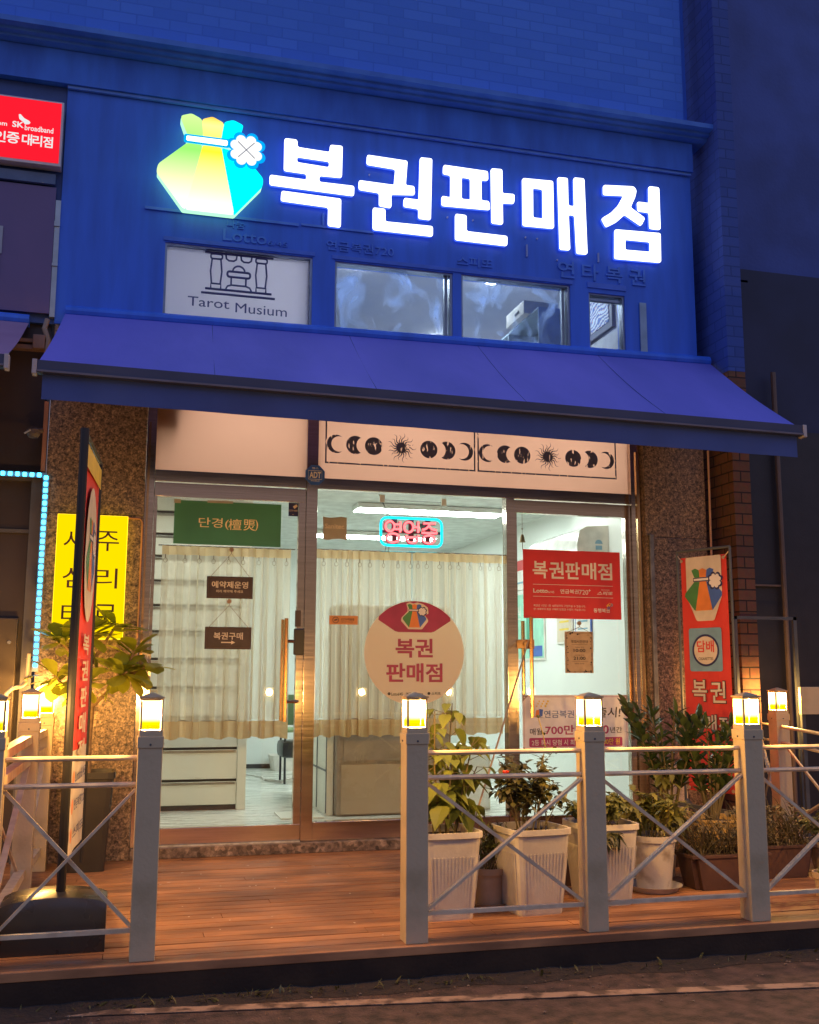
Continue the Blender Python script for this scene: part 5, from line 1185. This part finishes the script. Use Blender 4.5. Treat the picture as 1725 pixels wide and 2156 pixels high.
mb = MB(); mb.box(1.63, 1.86, 3.5, 3.8, .62, .66, .015); obj('cushion', mb, pbr('sage_cushion', (.24, .36, .18), .8), t)
mb = MB(); mb.box(1.66, 1.86, 3.84, 3.88, .68, 1.0, .01); obj('backrest', mb, pbr('dark_green_back', (.10, .17, .08), .8), t)
for x in (1.64, 1.82):
    mb = MB(); mb.tube([(x, 3.52, .101), (x, 3.55, .62)], .012, 8); mb.tube([(x, 3.85, .101), (x, 3.85, 1.0)], .012, 8); obj('leg', mb, M['blackmetal'], t)
t = thing('storage_basket', 'white perforated basket on the floor behind the chair', 'basket', (1.9, 5.2, .1))
mb = MB(); mb.lathe([(.17, 0), (.20, .17), (.205, .175), (.19, .175), (.16, .01)], (1.90, 5.18, .101), 24, sq=6); obj('tub', mb, M['white_print'], t); 
t = thing('power_cable', 'loose white cables lying on the pale floor', 'cable', (1.7, 4.0, .1))
for k_ in range(3):
    mb = MB(); mb.tube([(1.35 + .08 * k_, 4.6 - .1 * k_, .108), (1.5, 4.3 - .15 * k_, .108), (1.48 + .05 * k_, 3.9, .108), (1.62, 3.6 + .1 * k_, .108), (1.78, 3.7 + .15 * k_, .110), (1.95, 4.2, .108)], .006, 5); obj('cord', mb, M['white_print'], t)
t = thing('floor_mat', 'pale mat on the floor inside the left door', 'mat', (1.38, 1.1, .1)); mb = MB(); mb.box(1.22, 1.56, .85, 1.25, .101, .112, .003); obj('mat', mb, M['cab_white'], t)
# upper room
def downlight(label, x, y, z):
    t = thing('downlight', label, 'ceiling lamp', (x, y, z - .02), 'round downlights of the upper room')
    mb = MB(); mb.lathe([(.10, -.022), (.10, -.001)], (x, y, z), 24); obj('lens', mb, E_DOWN, t)
    mb = MB(); mb.lathe([(.115, -.014), (.115, -.0005)], (x, y, z), 24); obj('rim', mb, M['white_wall'], t)
downlight('downlight at the top left of the second upper window', 1.90, 1.605, 5.0)
downlight('downlight at the top of the third upper window', 3.285, 1.631, 5.0)
downlight('downlight low in the right corner of the second upper window', 3.324, 3.50, 5.0)
t = thing('bookshelf', 'grey blue shelf unit in the upper window with a white box on top', 'shelf', (3.6, 1.2, 3.6))
mb = MB(); mb.box(3.400, 3.67, .80, .815, 3.601, 4.435); mb.box(3.400, 3.67, .8155, 1.9, 4.42, 4.435); mb.box(3.655, 3.67, .8155, 1.9, 3.601, 4.419); mb.box(3.40, 3.654, 1.55, 1.57, 3.601, 4.419); mb.box(3.40, 3.654, .8155, 1.9, 4.08, 4.095)
obj('carcass', mb, pbr('grey_blue_board', (.28, .36, .44), .5), t)
t = thing('storage_box', 'white storage box standing on top of the shelf unit', 'box', (3.5, 1.1, 4.44)); mb = MB(); mb.box(3.34, 3.68, 1.0, 1.45, 4.437, 4.56, .006); o_ = obj('box', mb, pbr('white_carton', (.55, .53, .50), .6), t)
mb = MB(); mb.box(3.334, 3.3395, 1.12, 1.22, 4.48, 4.50); obj('slot', mb, M['blackplastic'], o_)
t = thing('book', 'pale book leaning inside the shelf unit', 'book', (3.5, .9, 4.1)); mb = MB(); mb.bar((3.43, .95, 4.097), (3.50, .95, 4.20), .14, .02, (1, 0, 0)); obj('cover', mb, M['cream_print'], t)
t = thing('painting', 'framed blue and copper painting on the side wall of the upper room', 'painting', (4.14, 1.0, 4.3))
mb = MB(); mb.box(4.12, 4.149, .82, 1.9, 4.33, 4.95); obj('frame', mb, pbr('navy_frame', (.03, .05, .14), .4), t)
mm, nt, out = newmat('swirled_painting'); p = N(nt, 'ShaderNodeBsdfPrincipled'); v = coords(nt, (1, 1, 1)); wv = N(nt, 'ShaderNodeTexWave'); wv.wave_type = 'RINGS'; wv.inputs['Scale'].default_value = 7; wv.inputs['Distortion'].default_value = 14; wv.inputs['Detail'].default_value = 3
rp = N(nt, 'ShaderNodeValToRGB'); e = rp.color_ramp.elements; e.new(.5); e[0].color = (.02, .10, .40, 1); e[1].color = (.65, .28, .10, 1); e[1].position = .5; e[2].color = (.45, .6, .75, 1); e[0].position = .3; e[2].position = .72
nt.links.new(v, wv.inputs['Vector']); nt.links.new(wv.outputs[0], rp.inputs[0]); nt.links.new(rp.outputs[0], p.inputs['Base Color']); nt.links.new(p.outputs[0], out.inputs[0])
mb = MB(); mb.box(4.114, 4.1195, .88, 1.84, 4.39, 4.89); obj('canvas', mb, mm, t)

# ---------------------------------------------------------------- plants
def leaf(mb, p, d, up, L, W_, bend=.3, fold=.12, kind='oval', rnd=random):
    d = Vector(d).normalized(); up = Vector(up); s = d.cross(up)
    if s.length < 1e-3: s = Vector((1, 0, 0))
    s.normalize(); u = s.cross(d).normalized(); p = Vector(p)
    prof = {'oval': [(0, .04), (.12, .42), (.35, .92), (.6, 1.0), (.82, .66), (1, .03)],
            'obov': [(0, .05), (.2, .34), (.45, .72), (.7, 1.0), (.88, .78), (1, .06)],
            'heart': [(-.08, .5), (.06, .98), (.28, 1.0), (.55, .68), (.8, .28), (1, .02)],
            'blade': [(0, .5), (.3, 1), (.6, .8), (.85, .4), (1, .02)],
            'lobe': [(0, .1), (.2, .9), (.3, .55), (.5, 1.0), (.62, .5), (.8, .55), (1, .02)]}[kind]
    vs = []; 
    for t_, w_ in prof:
        c = p + d * (L * t_) - u * (bend * L * t_ * t_)
        hw = W_ / 2 * w_
        vs += [c - s * hw + u * fold * hw * 1.2, c, c + s * hw + u * fold * hw * 1.2]
    fs = []
    for i in range(len(prof) - 1):
        a = i * 3; fs += [(a, a + 1, a + 4, a + 3), (a + 1, a + 2, a + 5, a + 4)]
    mb.add(vs, fs)
def rdir(rnd, el0, el1):
    a = rnd.uniform(0, 6.283); e = R(rnd.uniform(el0, el1)); return Vector((math.cos(a) * math.cos(e), math.sin(a) * math.cos(e), math.sin(e)))
def square_pot(t, cx, cy, h, rt, rb, mat, rotz=0):
    mb = MB(); n = 64; sq = 7
    prof = [(rb, 0), (rb + .002, .01), (rt - .006, h - .03), (rt + .004, h - .028), (rt + .004, h), (rt - .008, h), (rt - .014, h - .045), (.02, h - .047)]
    vs = []; fs = []
    for i, (r, z) in enumerate(prof):
        for k in range(n):
            a = 2 * math.pi * k / n; ca, sa = math.cos(a), math.sin(a); q = (abs(ca) ** sq + abs(sa) ** sq) ** (-1 / sq); rr = r * q
            vs.append((cx + rr * math.cos(a + rotz), cy + rr * math.sin(a + rotz), z))
    for i in range(len(prof) - 1):
        for k in range(n): fs.append((i * n + k, i * n + (k + 1) % n, (i + 1) * n + (k + 1) % n, (i + 1) * n + k))
    fs.append(tuple(range(n))[::-1]); mb.add(vs, fs)
    # raised ribs down each side
    for side in range(4):
        b = rotz + side * math.pi / 2
        for j in range(-6, 7):
            o = j * rb * .125; z0, z1 = .03, h * .72
            def P(z, out): 
                r = rb + (rt - rb) * z / h; x, y = r + out, o * (r / rb)
                return (cx + x * math.cos(b) - y * math.sin(b), cy + x * math.sin(b) + y * math.cos(b), z)
            mb.bar(P(z0, -.0012), P(z1, -.0012), .0065, .0036, (math.cos(b), math.sin(b), 0))
    obj('pot', mb, mat, t)
    mb = MB(); mb.lathe([(rt - .016, h - .046), (rt - .016, h - .036), (.02, h - .030)], (cx, cy, 0), 32, sq=7, rotz=rotz); obj('soil', mb, M['soil'], t)
def round_pot(t, cx, cy, h, rt, rb, mat, saucer=None, z0=0.0):
    if saucer:
        mb = MB(); mb.lathe([(saucer * .8, .001), (saucer, .035), (saucer + .004, .035), (saucer - .006, .03), (saucer * .75, .008)], (cx, cy, z0), 32); obj('saucer', mb, mat, t, smooth=True); z0 += .009
    mb = MB(); mb.lathe([(rb, 0), (rt - .01, h - .035), (rt, h - .033), (rt + .002, h), (rt - .008, h), (rt - .012, h - .03)], (cx, cy, z0), 32); obj('pot', mb, mat, t, smooth=True)
    mb = MB(); mb.lathe([(rt - .013, h - .04), (rt - .013, h - .03), (.01, h - .022)], (cx, cy, z0), 24); obj('soil', mb, M['soil'], t)
    return z0 + h - .03
L_RUB = leafmat('rubber_leaf', (.26, .30, .02), (.50, .50, .05), .3, .5)
L_HEART = leafmat('heart_leaf', (.13, .17, .03), (.24, .27, .05), .5, .35)
L_DARK = leafmat('dark_shrub_leaf', (.045, .055, .018), (.11, .10, .035), .45, .2)
L_MID = leafmat('mid_green_leaf', (.08, .10, .03), (.22, .22, .06), .5, .25)
L_YEL = leafmat('yellow_green_leaf', (.14, .15, .03), (.30, .27, .06), .5, .3)
L_GLOSS = leafmat('glossy_dark_leaf', (.03, .055, .022), (.09, .13, .045), .18, .15)
L_GRASS = leafmat('dry_grass_leaf', (.09, .08, .04), (.22, .17, .09), .6, .25)
red = pbr('red_petal', (.75, .06, .03), .5)
# rubber plant at the left
rnd = random.Random(11)
t = thing('rubber_plant', 'large leaved rubber plant in a tall black planter under the yellow sign', 'plant', (-.18, -.36, 0))
mb = MB(); mb.lathe([(.115, 0), (.150, .56), (.158, .562), (.158, .60), (.144, .60), (.140, .56)], (-.18, -.36, 0), 40, sq=9); obj('planter', mb, M['planter_dark'], t)
mb = MB(); mb.lathe([(.141, .545), (.141, .556), (.02, .56)], (-.18, -.36, 0), 30, sq=9); obj('soil', mb, M['soil'], t)
trunk = MB(); fol = MB()
tr = [(-.20, -.36, .55), (-.205, -.36, .8), (-.19, -.36, 1.02)]; trunk.tube(tr, [.030, .026, .021], 10)
brs = [[(-.19, -.36, 1.0), (-.09, -.38, 1.10), (.00, -.40, 1.20), (.06, -.42, 1.36)], [(-.195, -.36, 1.02), (-.22, -.38, 1.25), (-.24, -.40, 1.47)], [(-.20, -.36, .95), (-.33, -.42, 1.08), (-.42, -.46, 1.20)],
       [(-.09, -.38, 1.10), (-.05, -.50, 1.18), (.02, -.56, 1.22)], [(-.22, -.38, 1.25), (-.12, -.40, 1.42), (-.06, -.42, 1.52)], [(-.22, -.38, 1.25), (-.34, -.40, 1.35), (-.41, -.42, 1.42)], [(.0, -.40, 1.20), (.10, -.40, 1.22), (.15, -.42, 1.28)], [(-.2, -.36, 1.05), (-.22, -.52, 1.12), (-.24, -.62, 1.16)]]
for b in brs:
    trunk.tube(b, [.014] + [.010] * (len(b) - 2) + [.007], 7)
    tip = Vector(b[-1]); dirn = (tip - Vector(b[-2])).normalized()
    for k in range(9):
        dd = (rdir(rnd, -35, 45) + dirn * .45).normalized(); leaf(fol, tip - dirn * rnd.uniform(0, .06), dd, (0, 0, 1), rnd.uniform(.16, .235), rnd.uniform(.095, .13), rnd.uniform(.0, .3), .08, 'obov')
    for k in range(7):
        q = Vector(b[-2]).lerp(tip, rnd.random()); leaf(fol, q, rdir(rnd, -50, 30), (0, 0, 1), rnd.uniform(.13, .20), rnd.uniform(.08, .105), rnd.uniform(.1, .5), .08, 'obov')
obj('trunk', trunk, M['bark'], t, smooth=True); obj('foliage', fol, L_RUB, t)
# tall white pots
def bushy(t, cx, cy, z0, spec, seed, matleaf, stems=14, H=.3, spread=.16, nleaf=12, L=(.03, .05), W_=.55, kind='oval', droop=.3, lean=(0, 0), stemr=.003, branch=3):
    rnd = random.Random(seed); st = MB(); fo = MB()
    for i in range(stems):
        a = rnd.uniform(0, 6.283); r = rnd.uniform(.0, .45) * spread
        p = Vector((cx + r * math.cos(a), cy + r * math.sin(a), z0)); h = H * rnd.uniform(.55, 1.0); tip = Vector((cx + lean[0] + spread * rnd.uniform(.2, 1.05) * math.cos(a), cy + lean[1] + spread * rnd.uniform(.2, 1.0) * math.sin(a), z0 + h))
        m1 = p.lerp(tip, .5) + Vector((rnd.uniform(-.02, .02), rnd.uniform(-.02, .02), h * .08))
        st.tube([p, m1, tip], [stemr, stemr * .8, stemr * .5], 5)
        ends = [(p, m1, tip)]
        for b in range(branch):
            q = m1.lerp(tip, rnd.uniform(0, .8)); e = q + rdir(rnd, -10, 60) * h * rnd.uniform(.2, .4); st.tube([q, e], [stemr * .6, stemr * .4], 4); ends.append((q, q.lerp(e, .5), e))
        for (A, Bm, Cc) in ends:
            for k in range(nleaf):
                u = rnd.uniform(.35, 1.0) if A is p else rnd.random(); q = A.lerp(Bm, u * 2) if u < .5 else Bm.lerp(Cc, u * 2 - 1)
                l = rnd.uniform(*L); leaf(fo, q, rdir(rnd, -40, 45), (0, 0, 1), l, l * W_, droop * rnd.uniform(.3, 1.5), .15, kind)
    obj('stem', st, M['stem'], t); obj('foliage', fo, matleaf, t)
    return rnd
t = thing('potted_plant', 'tall heart leaved plant in a ribbed white square pot beside the second bollard', 'plant', (1.60, -2.14, 0), 'potted plants behind the railing')
square_pot(t, 1.62, -2.13, .425, .166, .125, M['pot_white'], .03)
rnd = random.Random(4); st = MB(); fo = MB()
for i, (dx, dy, h) in enumerate(((-.03, 0, .62), (.04, .02, .66), (.10, -.02, .45), (-.08, .03, .5), (.02, -.05, .38), (.13, .02, .33))):
    p = Vector((1.62 + dx * .5, -2.13 + dy, .38)); tip = Vector((1.62 + dx * 1.5, -2.13 + dy * 1.5, .40 + h)); mid = p.lerp(tip, .5) + Vector((rnd.uniform(-.03, .03), 0, .02)); st.tube([p, mid, tip], [.007, .005, .003], 6)
    for k in range(20):
        u = rnd.uniform(.18, 1); q = p.lerp(mid, u * 2) if u < .5 else mid.lerp(tip, u * 2 - 1); a = rdir(rnd, -5, 40); e = q + a * rnd.uniform(.05, .11); st.tube([q, e], .0018, 4)
        dn = Vector((a.x, a.y, -rnd.uniform(.3, 1.4))); l = rnd.uniform(.06, .105) * (1.25 if u < .75 else .9); leaf(fo, e, dn, (a.x, a.y, .8), l, l * .85, .12, .18, 'heart')
obj('stem', st, M['stem'], t); obj('foliage', fo, L_HEART, t)
t = thing('potted_plant', 'dark bushy plant with red flowers in a ribbed white pot left of the third bollard', 'plant', (2.10, -2.14, 0), 'potted plants behind the railing')
square_pot(t, 2.10, -2.13, .425, .166, .125, M['pot_white'], .10)
bushy(t, 2.10, -2.13, .38, None, 21, L_DARK, stems=20, H=.40, spread=.24, nleaf=11, L=(.03, .06), W_=.6)
st = MB(); fo = MB(); rnd = random.Random(8); p = Vector((2.17, -2.13, .38)); prev = p
pts = [p + Vector((.02 * math.sin(k * 1.3), .0, k * .075)) for k in range(9)]; st.tube(pts, .003, 5)
for q in pts[2:]:
    for k in range(3): leaf(fo, q, rdir(rnd, -20, 40), (0, 0, 1), .035, .022, .2, .15)
obj('vine', st, M['stem'], t); obj('vine_leaves', fo, L_DARK, t)
for x, y, z in ((1.92, -2.25, .70), (2.10, -2.2, .80)):
    mb = MB()
    for k in range(7): leaf(mb, (x, y, z), Vector((math.cos(k * .9), math.sin(k * .9), .6)), (0, 0, 1), .028, .022, -.3, .1)
    obj('flower', mb, red, t)
t = thing('potted_plant', 'leafy plant spilling over the ribbed white square pot right of the third bollard', 'plant', (2.52, -2.05, 0), 'potted plants behind the railing')
square_pot(t, 2.55, -2.02, .42, .166, .125, M['pot_white'], .0)
bushy(t, 2.55, -2.04, .375, None, 31, L_MID, stems=18, H=.20, spread=.21, nleaf=12, L=(.03, .05), W_=.6)
bushy(t, 2.50, -2.20, .36, None, 32, L_DARK, stems=6, H=.03, spread=.08, nleaf=10, L=(.03, .045), W_=.6, droop=1.5)
t = thing('potted_plant', 'thin leaved plant in a small beige pot and saucer between two white pots', 'plant', (1.90, -2.2, 0), 'potted plants behind the railing')
z = round_pot(t, 1.90, -2.02, .20, .098, .072, M['pot_beige'], .105); bushy(t, 1.90, -2.02, z, None, 41, L_MID, stems=14, H=.26, spread=.10, nleaf=12, L=(.02, .035), W_=.4, kind='blade')
t = thing('potted_plant', 'yellow green plant in a weathered round grey pot on a saucer', 'plant', (2.97, -1.83, 0), 'potted plants behind the railing')
z = round_pot(t, 2.97, -1.82, .30, .135, .095, M['pot_grey'], .155); bushy(t, 2.96, -1.84, z, None, 51, L_YEL, stems=16, H=.30, spread=.22, nleaf=6, L=(.07, .12), W_=.42, kind='lobe', droop=.5, branch=1)
def grassy(t, x0, x1, y0, y1, z, n, h, mat, seed):
    rnd = random.Random(seed); fo = MB()
    for i in range(n):
        a = rdir(rnd, 45, 88); l = h * rnd.uniform(.5, 1.1); leaf(fo, (rnd.uniform(x0, x1), rnd.uniform(y0, y1), z), a, (0, 0, 1) if abs(a.z) < .95 else (1, 0, 0), l, rnd.uniform(.005, .012), rnd.uniform(.1, .9), .1, 'blade')
        if i % 3 == 0:
            q = Vector((rnd.uniform(x0, x1), rnd.uniform(y0, y1), z + rnd.uniform(.02, h * .8)))
            for k in range(5): leaf(fo, q, rdir(rnd, -30, 60), (0, 0, 1), rnd.uniform(.02, .05), .016, .3, .1, 'oval')
    obj('foliage', fo, mat, t)
def trough(t, x0, x1, y0, y1, h, mat):
    mb = MB(); b = bmesh.new(); bmesh.ops.create_cube(b, size=1)
    for v in b.verts:
        k = .84 if v.co.z < 0 else 1; v.co = Vector(((x0 + x1) / 2 + v.co.x * (x1 - x0) * k, (y0 + y1) / 2 + v.co.y * (y1 - y0) * k, h / 2 + v.co.z * h + .002))
    bmesh.ops.bevel(b, geom=[e for e in b.edges if abs(e.verts[0].co.z - e.verts[1].co.z) > .01], offset=.03, segments=4, affect='EDGES'); mb.bm(b)
    mb.box(x0 - .006, x1 + .006, y0 - .006, y0 + .006, h - .012, h + .006, .003); mb.box(x0 - .006, x1 + .006, y1 - .006, y1 + .006, h - .012, h + .006, .003); mb.box(x0 - .006, x0 + .006, y0 + .007, y1 - .007, h - .012, h + .006, .003); mb.box(x1 - .006, x1 + .006, y0 + .007, y1 - .007, h - .012, h + .006, .003)
    obj('trough', mb, mat, t)
    mb = MB(); mb.box(x0 + .012, x1 - .012, y0 + .012, y1 - .012, h - .02, h + .004); obj('soil', mb, M['soil'], t)
t = thing('potted_plant', 'brown trough of dry grassy plants left of the fourth bollard', 'plant', (3.4, -1.8, 0), 'potted plants behind the railing')
trough(t, 3.16, 3.66, -1.93, -1.70, .19, M['pot_brown']); grassy(t, 3.18, 3.64, -1.92, -1.71, .185, 260, .30, L_GRASS, 61)
t = thing('potted_plant', 'brown trough of dry grassy plants right of the fourth bollard', 'plant', (3.9, -1.7, 0), 'potted plants behind the railing')
trough(t, 3.72, 4.12, -1.72, -1.50, .19, M['pot_brown']); grassy(t, 3.74, 4.10, -1.71, -1.51, .185, 230, .29, L_GRASS, 62)
t = thing('potted_plant', 'small yellow flowering plant in a beige bowl at the right edge', 'plant', (4.25, -1.6, 0), 'potted plants behind the railing')
z = round_pot(t, 4.30, -1.62, .20, .15, .10, M['pot_beige']); bushy(t, 4.28, -1.62, z, None, 71, L_MID, stems=16, H=.22, spread=.2, nleaf=10, L=(.03, .05), W_=.5)
mb = MB()
for x, y, z in ((4.2, -1.72, .33), (4.26, -1.75, .28)):
    for k in range(6): leaf(mb, (x, y, z), Vector((math.cos(k * 1.05), math.sin(k * 1.05), .6)), (0, 0, 1), .018, .014, -.3, .1)
obj('flower', mb, M['yellow_print'], t)
t = thing('potted_plant', 'small beige pot close to the rail at the right edge', 'plant', (3.80, -2.2, 0), 'potted plants behind the railing')
z = round_pot(t, 3.83, -2.2, .13, .075, .055, M['pot_beige']); bushy(t, 3.83, -2.2, z, None, 72, L_MID, stems=6, H=.05, spread=.05, nleaf=6, L=(.02, .03))
# glossy arching plants
def arching(t, cx, cy, z0, n, H, spread, seed, mat, L=(.075, .115), W_=.5, bias=(0, 0)):
    rnd = random.Random(seed); st = MB(); fo = MB()
    for i in range(n):
        a = 2 * math.pi * i / n + rnd.uniform(-.3, .3); h = H * rnd.uniform(.7, 1); s = spread * rnd.uniform(.5, 1)
        P = [Vector((cx + .03 * math.cos(a), cy + .03 * math.sin(a), z0)), Vector((cx + (s * .35) * math.cos(a) + bias[0] * .4, cy + s * .35 * math.sin(a) + bias[1] * .4, z0 + h * .55)), Vector((cx + s * math.cos(a) + bias[0], cy + s * math.sin(a) + bias[1], z0 + h))]
        pts = [P[0] * (1 - u) ** 2 + P[1] * 2 * u * (1 - u) + P[2] * u * u for u in [k / 8 for k in range(9)]]
        st.tube(pts, [.009 - .0008 * k for k in range(9)], 6)
        for k in range(3, 9):
            d = (pts[k] - pts[k - 1]).normalized(); sd = d.cross(Vector((0, 0, 1)))
            if sd.length < .05: sd = Vector((math.sin(a), -math.cos(a), 0))
            sd.normalize()
            for sg in (-1, 1):
                l = rnd.uniform(*L); leaf(fo, pts[k] - d * rnd.uniform(0, .02), (d * .8 + sd * sg + Vector((0, 0, .25))).normalized(), (0, 0, 1), l, l * W_, rnd.uniform(.0, .3), .2, 'oval')
        leaf(fo, pts[-1], d, (1, 0, 0), L[1], L[1] * W_, .1, .2)
    obj('stem', st, M['stem'], t); obj('foliage', fo, mat, t)
t = thing('potted_plant', 'glossy dark plant in an ochre pot in front of the red banner', 'plant', (3.75, -1.3, 0), 'potted plants behind the railing')
mb = MB(); mb.lathe([(.14, 0), (.19, .30), (.20, .302), (.20, .315), (.185, .315), (.18, .28)], (3.70, -1.28, 0), 36); obj('pot', mb, M['pot_yellow'], t, smooth=True)
mb = MB(); mb.lathe([(.18, .27), (.18, .28), (.02, .285)], (3.70, -1.28, 0), 24); obj('soil', mb, M['soil'], t)
arching(t, 3.68, -1.28, .28, 18, .64, .26, 81, L_GLOSS)
t = thing('potted_plant', 'tall glossy dark plant in a brown pot in front of the right granite pillar', 'plant', (3.45, -1.1, 0), 'potted plants behind the railing')
z = round_pot(t, 3.48, -1.10, .30, .15, .11, M['pot_brown']); arching(t, 3.48, -1.10, z, 16, .72, .28, 82, L_GLOSS, L=(.08, .13), bias=(-.03, 0))
bushy(t, 3.40, -1.2, .45, None, 83, L_YEL, stems=5, H=.24, spread=.07, nleaf=6, L=(.06, .09), W_=.55, droop=.5, branch=0)
t = thing('potted_plant', 'broad leaved green shrub rising behind the round grey pot', 'plant', (3.2, -1.5, 0), 'potted plants behind the railing')
z = round_pot(t, 3.22, -1.42, .22, .12, .09, M['pot_beige']); bushy(t, 3.20, -1.45, z, None, 91, L_YEL, stems=12, H=.28, spread=.19, nleaf=5, L=(.09, .14), W_=.45, kind='oval', droop=.5, branch=1)
t = thing('potted_plant', 'low dark plant in a brown trough half hidden behind the white pots', 'plant', (2.1, -1.5, 0), 'potted plants behind the railing')
trough(t, 1.75, 2.95, -1.62, -1.42, .16, M['pot_brown']); grassy(t, 1.78, 2.92, -1.60, -1.44, .155, 500, .16, L_MID, 95)
t = thing('rolled_mat', 'rolled pale dotted mat leaning against the base of the right granite pillar', 'mat', (4.0, -.3, 0))
mb = MB(); mb.lathe([(.085, 0), (.09, .3), (.075, .56), (.06, .56), (.065, .3)], (3.98, -.28, .003), 24); obj('mat', mb, pbr('dotted_beige_mat', (.60, .50, .38), .7, col2=(.45, .36, .26), nscale=90), t, smooth=True)
t = thing('support_cane', 'thin bamboo cane leaning from the pots up to the brass door handle', 'cane', (1.82, -2.1, .36))
mb = MB(); mb.tube([(1.795, -2.05, .39), (2.90, -.12, 1.47)], .006, 6); obj('cane', mb, pbr('bamboo', (.42, .28, .14), .6), t)
# weeds along the foot of the deck, ground litter on the deck
rnd = random.Random(5); fo = MB()
for i in range(200):
    cx = rnd.choice([.2, .55, .8, 1.15, 1.5, 2.0, 2.6, 3.2, -.4]) + rnd.gauss(0, .16); q = (cx, -2.76 + rnd.uniform(-.04, .03), -.14)
    l = rnd.uniform(.015, .05); leaf(fo, q, rdir(rnd, 20, 80), (0, 0, 1), l, l * rnd.uniform(.1, .4), .4, .1, rnd.choice(['blade', 'oval']))
obj('weeds', fo, L_DARK, label='small weeds growing along the foot of the deck', cat='weeds', kind='stuff')
mb = MB()
for i in range(26):
    x, y = rnd.uniform(.2, 1.3), rnd.uniform(-2.5, -.5); leaf(mb, (x, y, .004), (rnd.uniform(-1, 1), rnd.uniform(-1, 1), 0), (0, 0, 1), rnd.uniform(.01, .03), .01, .0, .2)
obj('leaf_litter', mb, M['cream_print'], label='dry leaf scraps scattered on the deck boards', cat='litter', kind='stuff')

mb = MB(); rnd = random.Random(17)
for i in range(260):
    x = rnd.uniform(-1, 4.5); y = -2.74 - abs(rnd.gauss(0, .22)); r = rnd.uniform(.002, .007)
    mb.lathe([(r * .6, 0), (r, r * .5), (r * .5, r)], (x, y, -.148), 5)
obj('grit', mb, pbr('pale_grit', (.30, .22, .16), .9, col2=(.08, .06, .04), nscale=5), label='small stones and grit scattered along the gutter and road', cat='grit', kind='stuff')
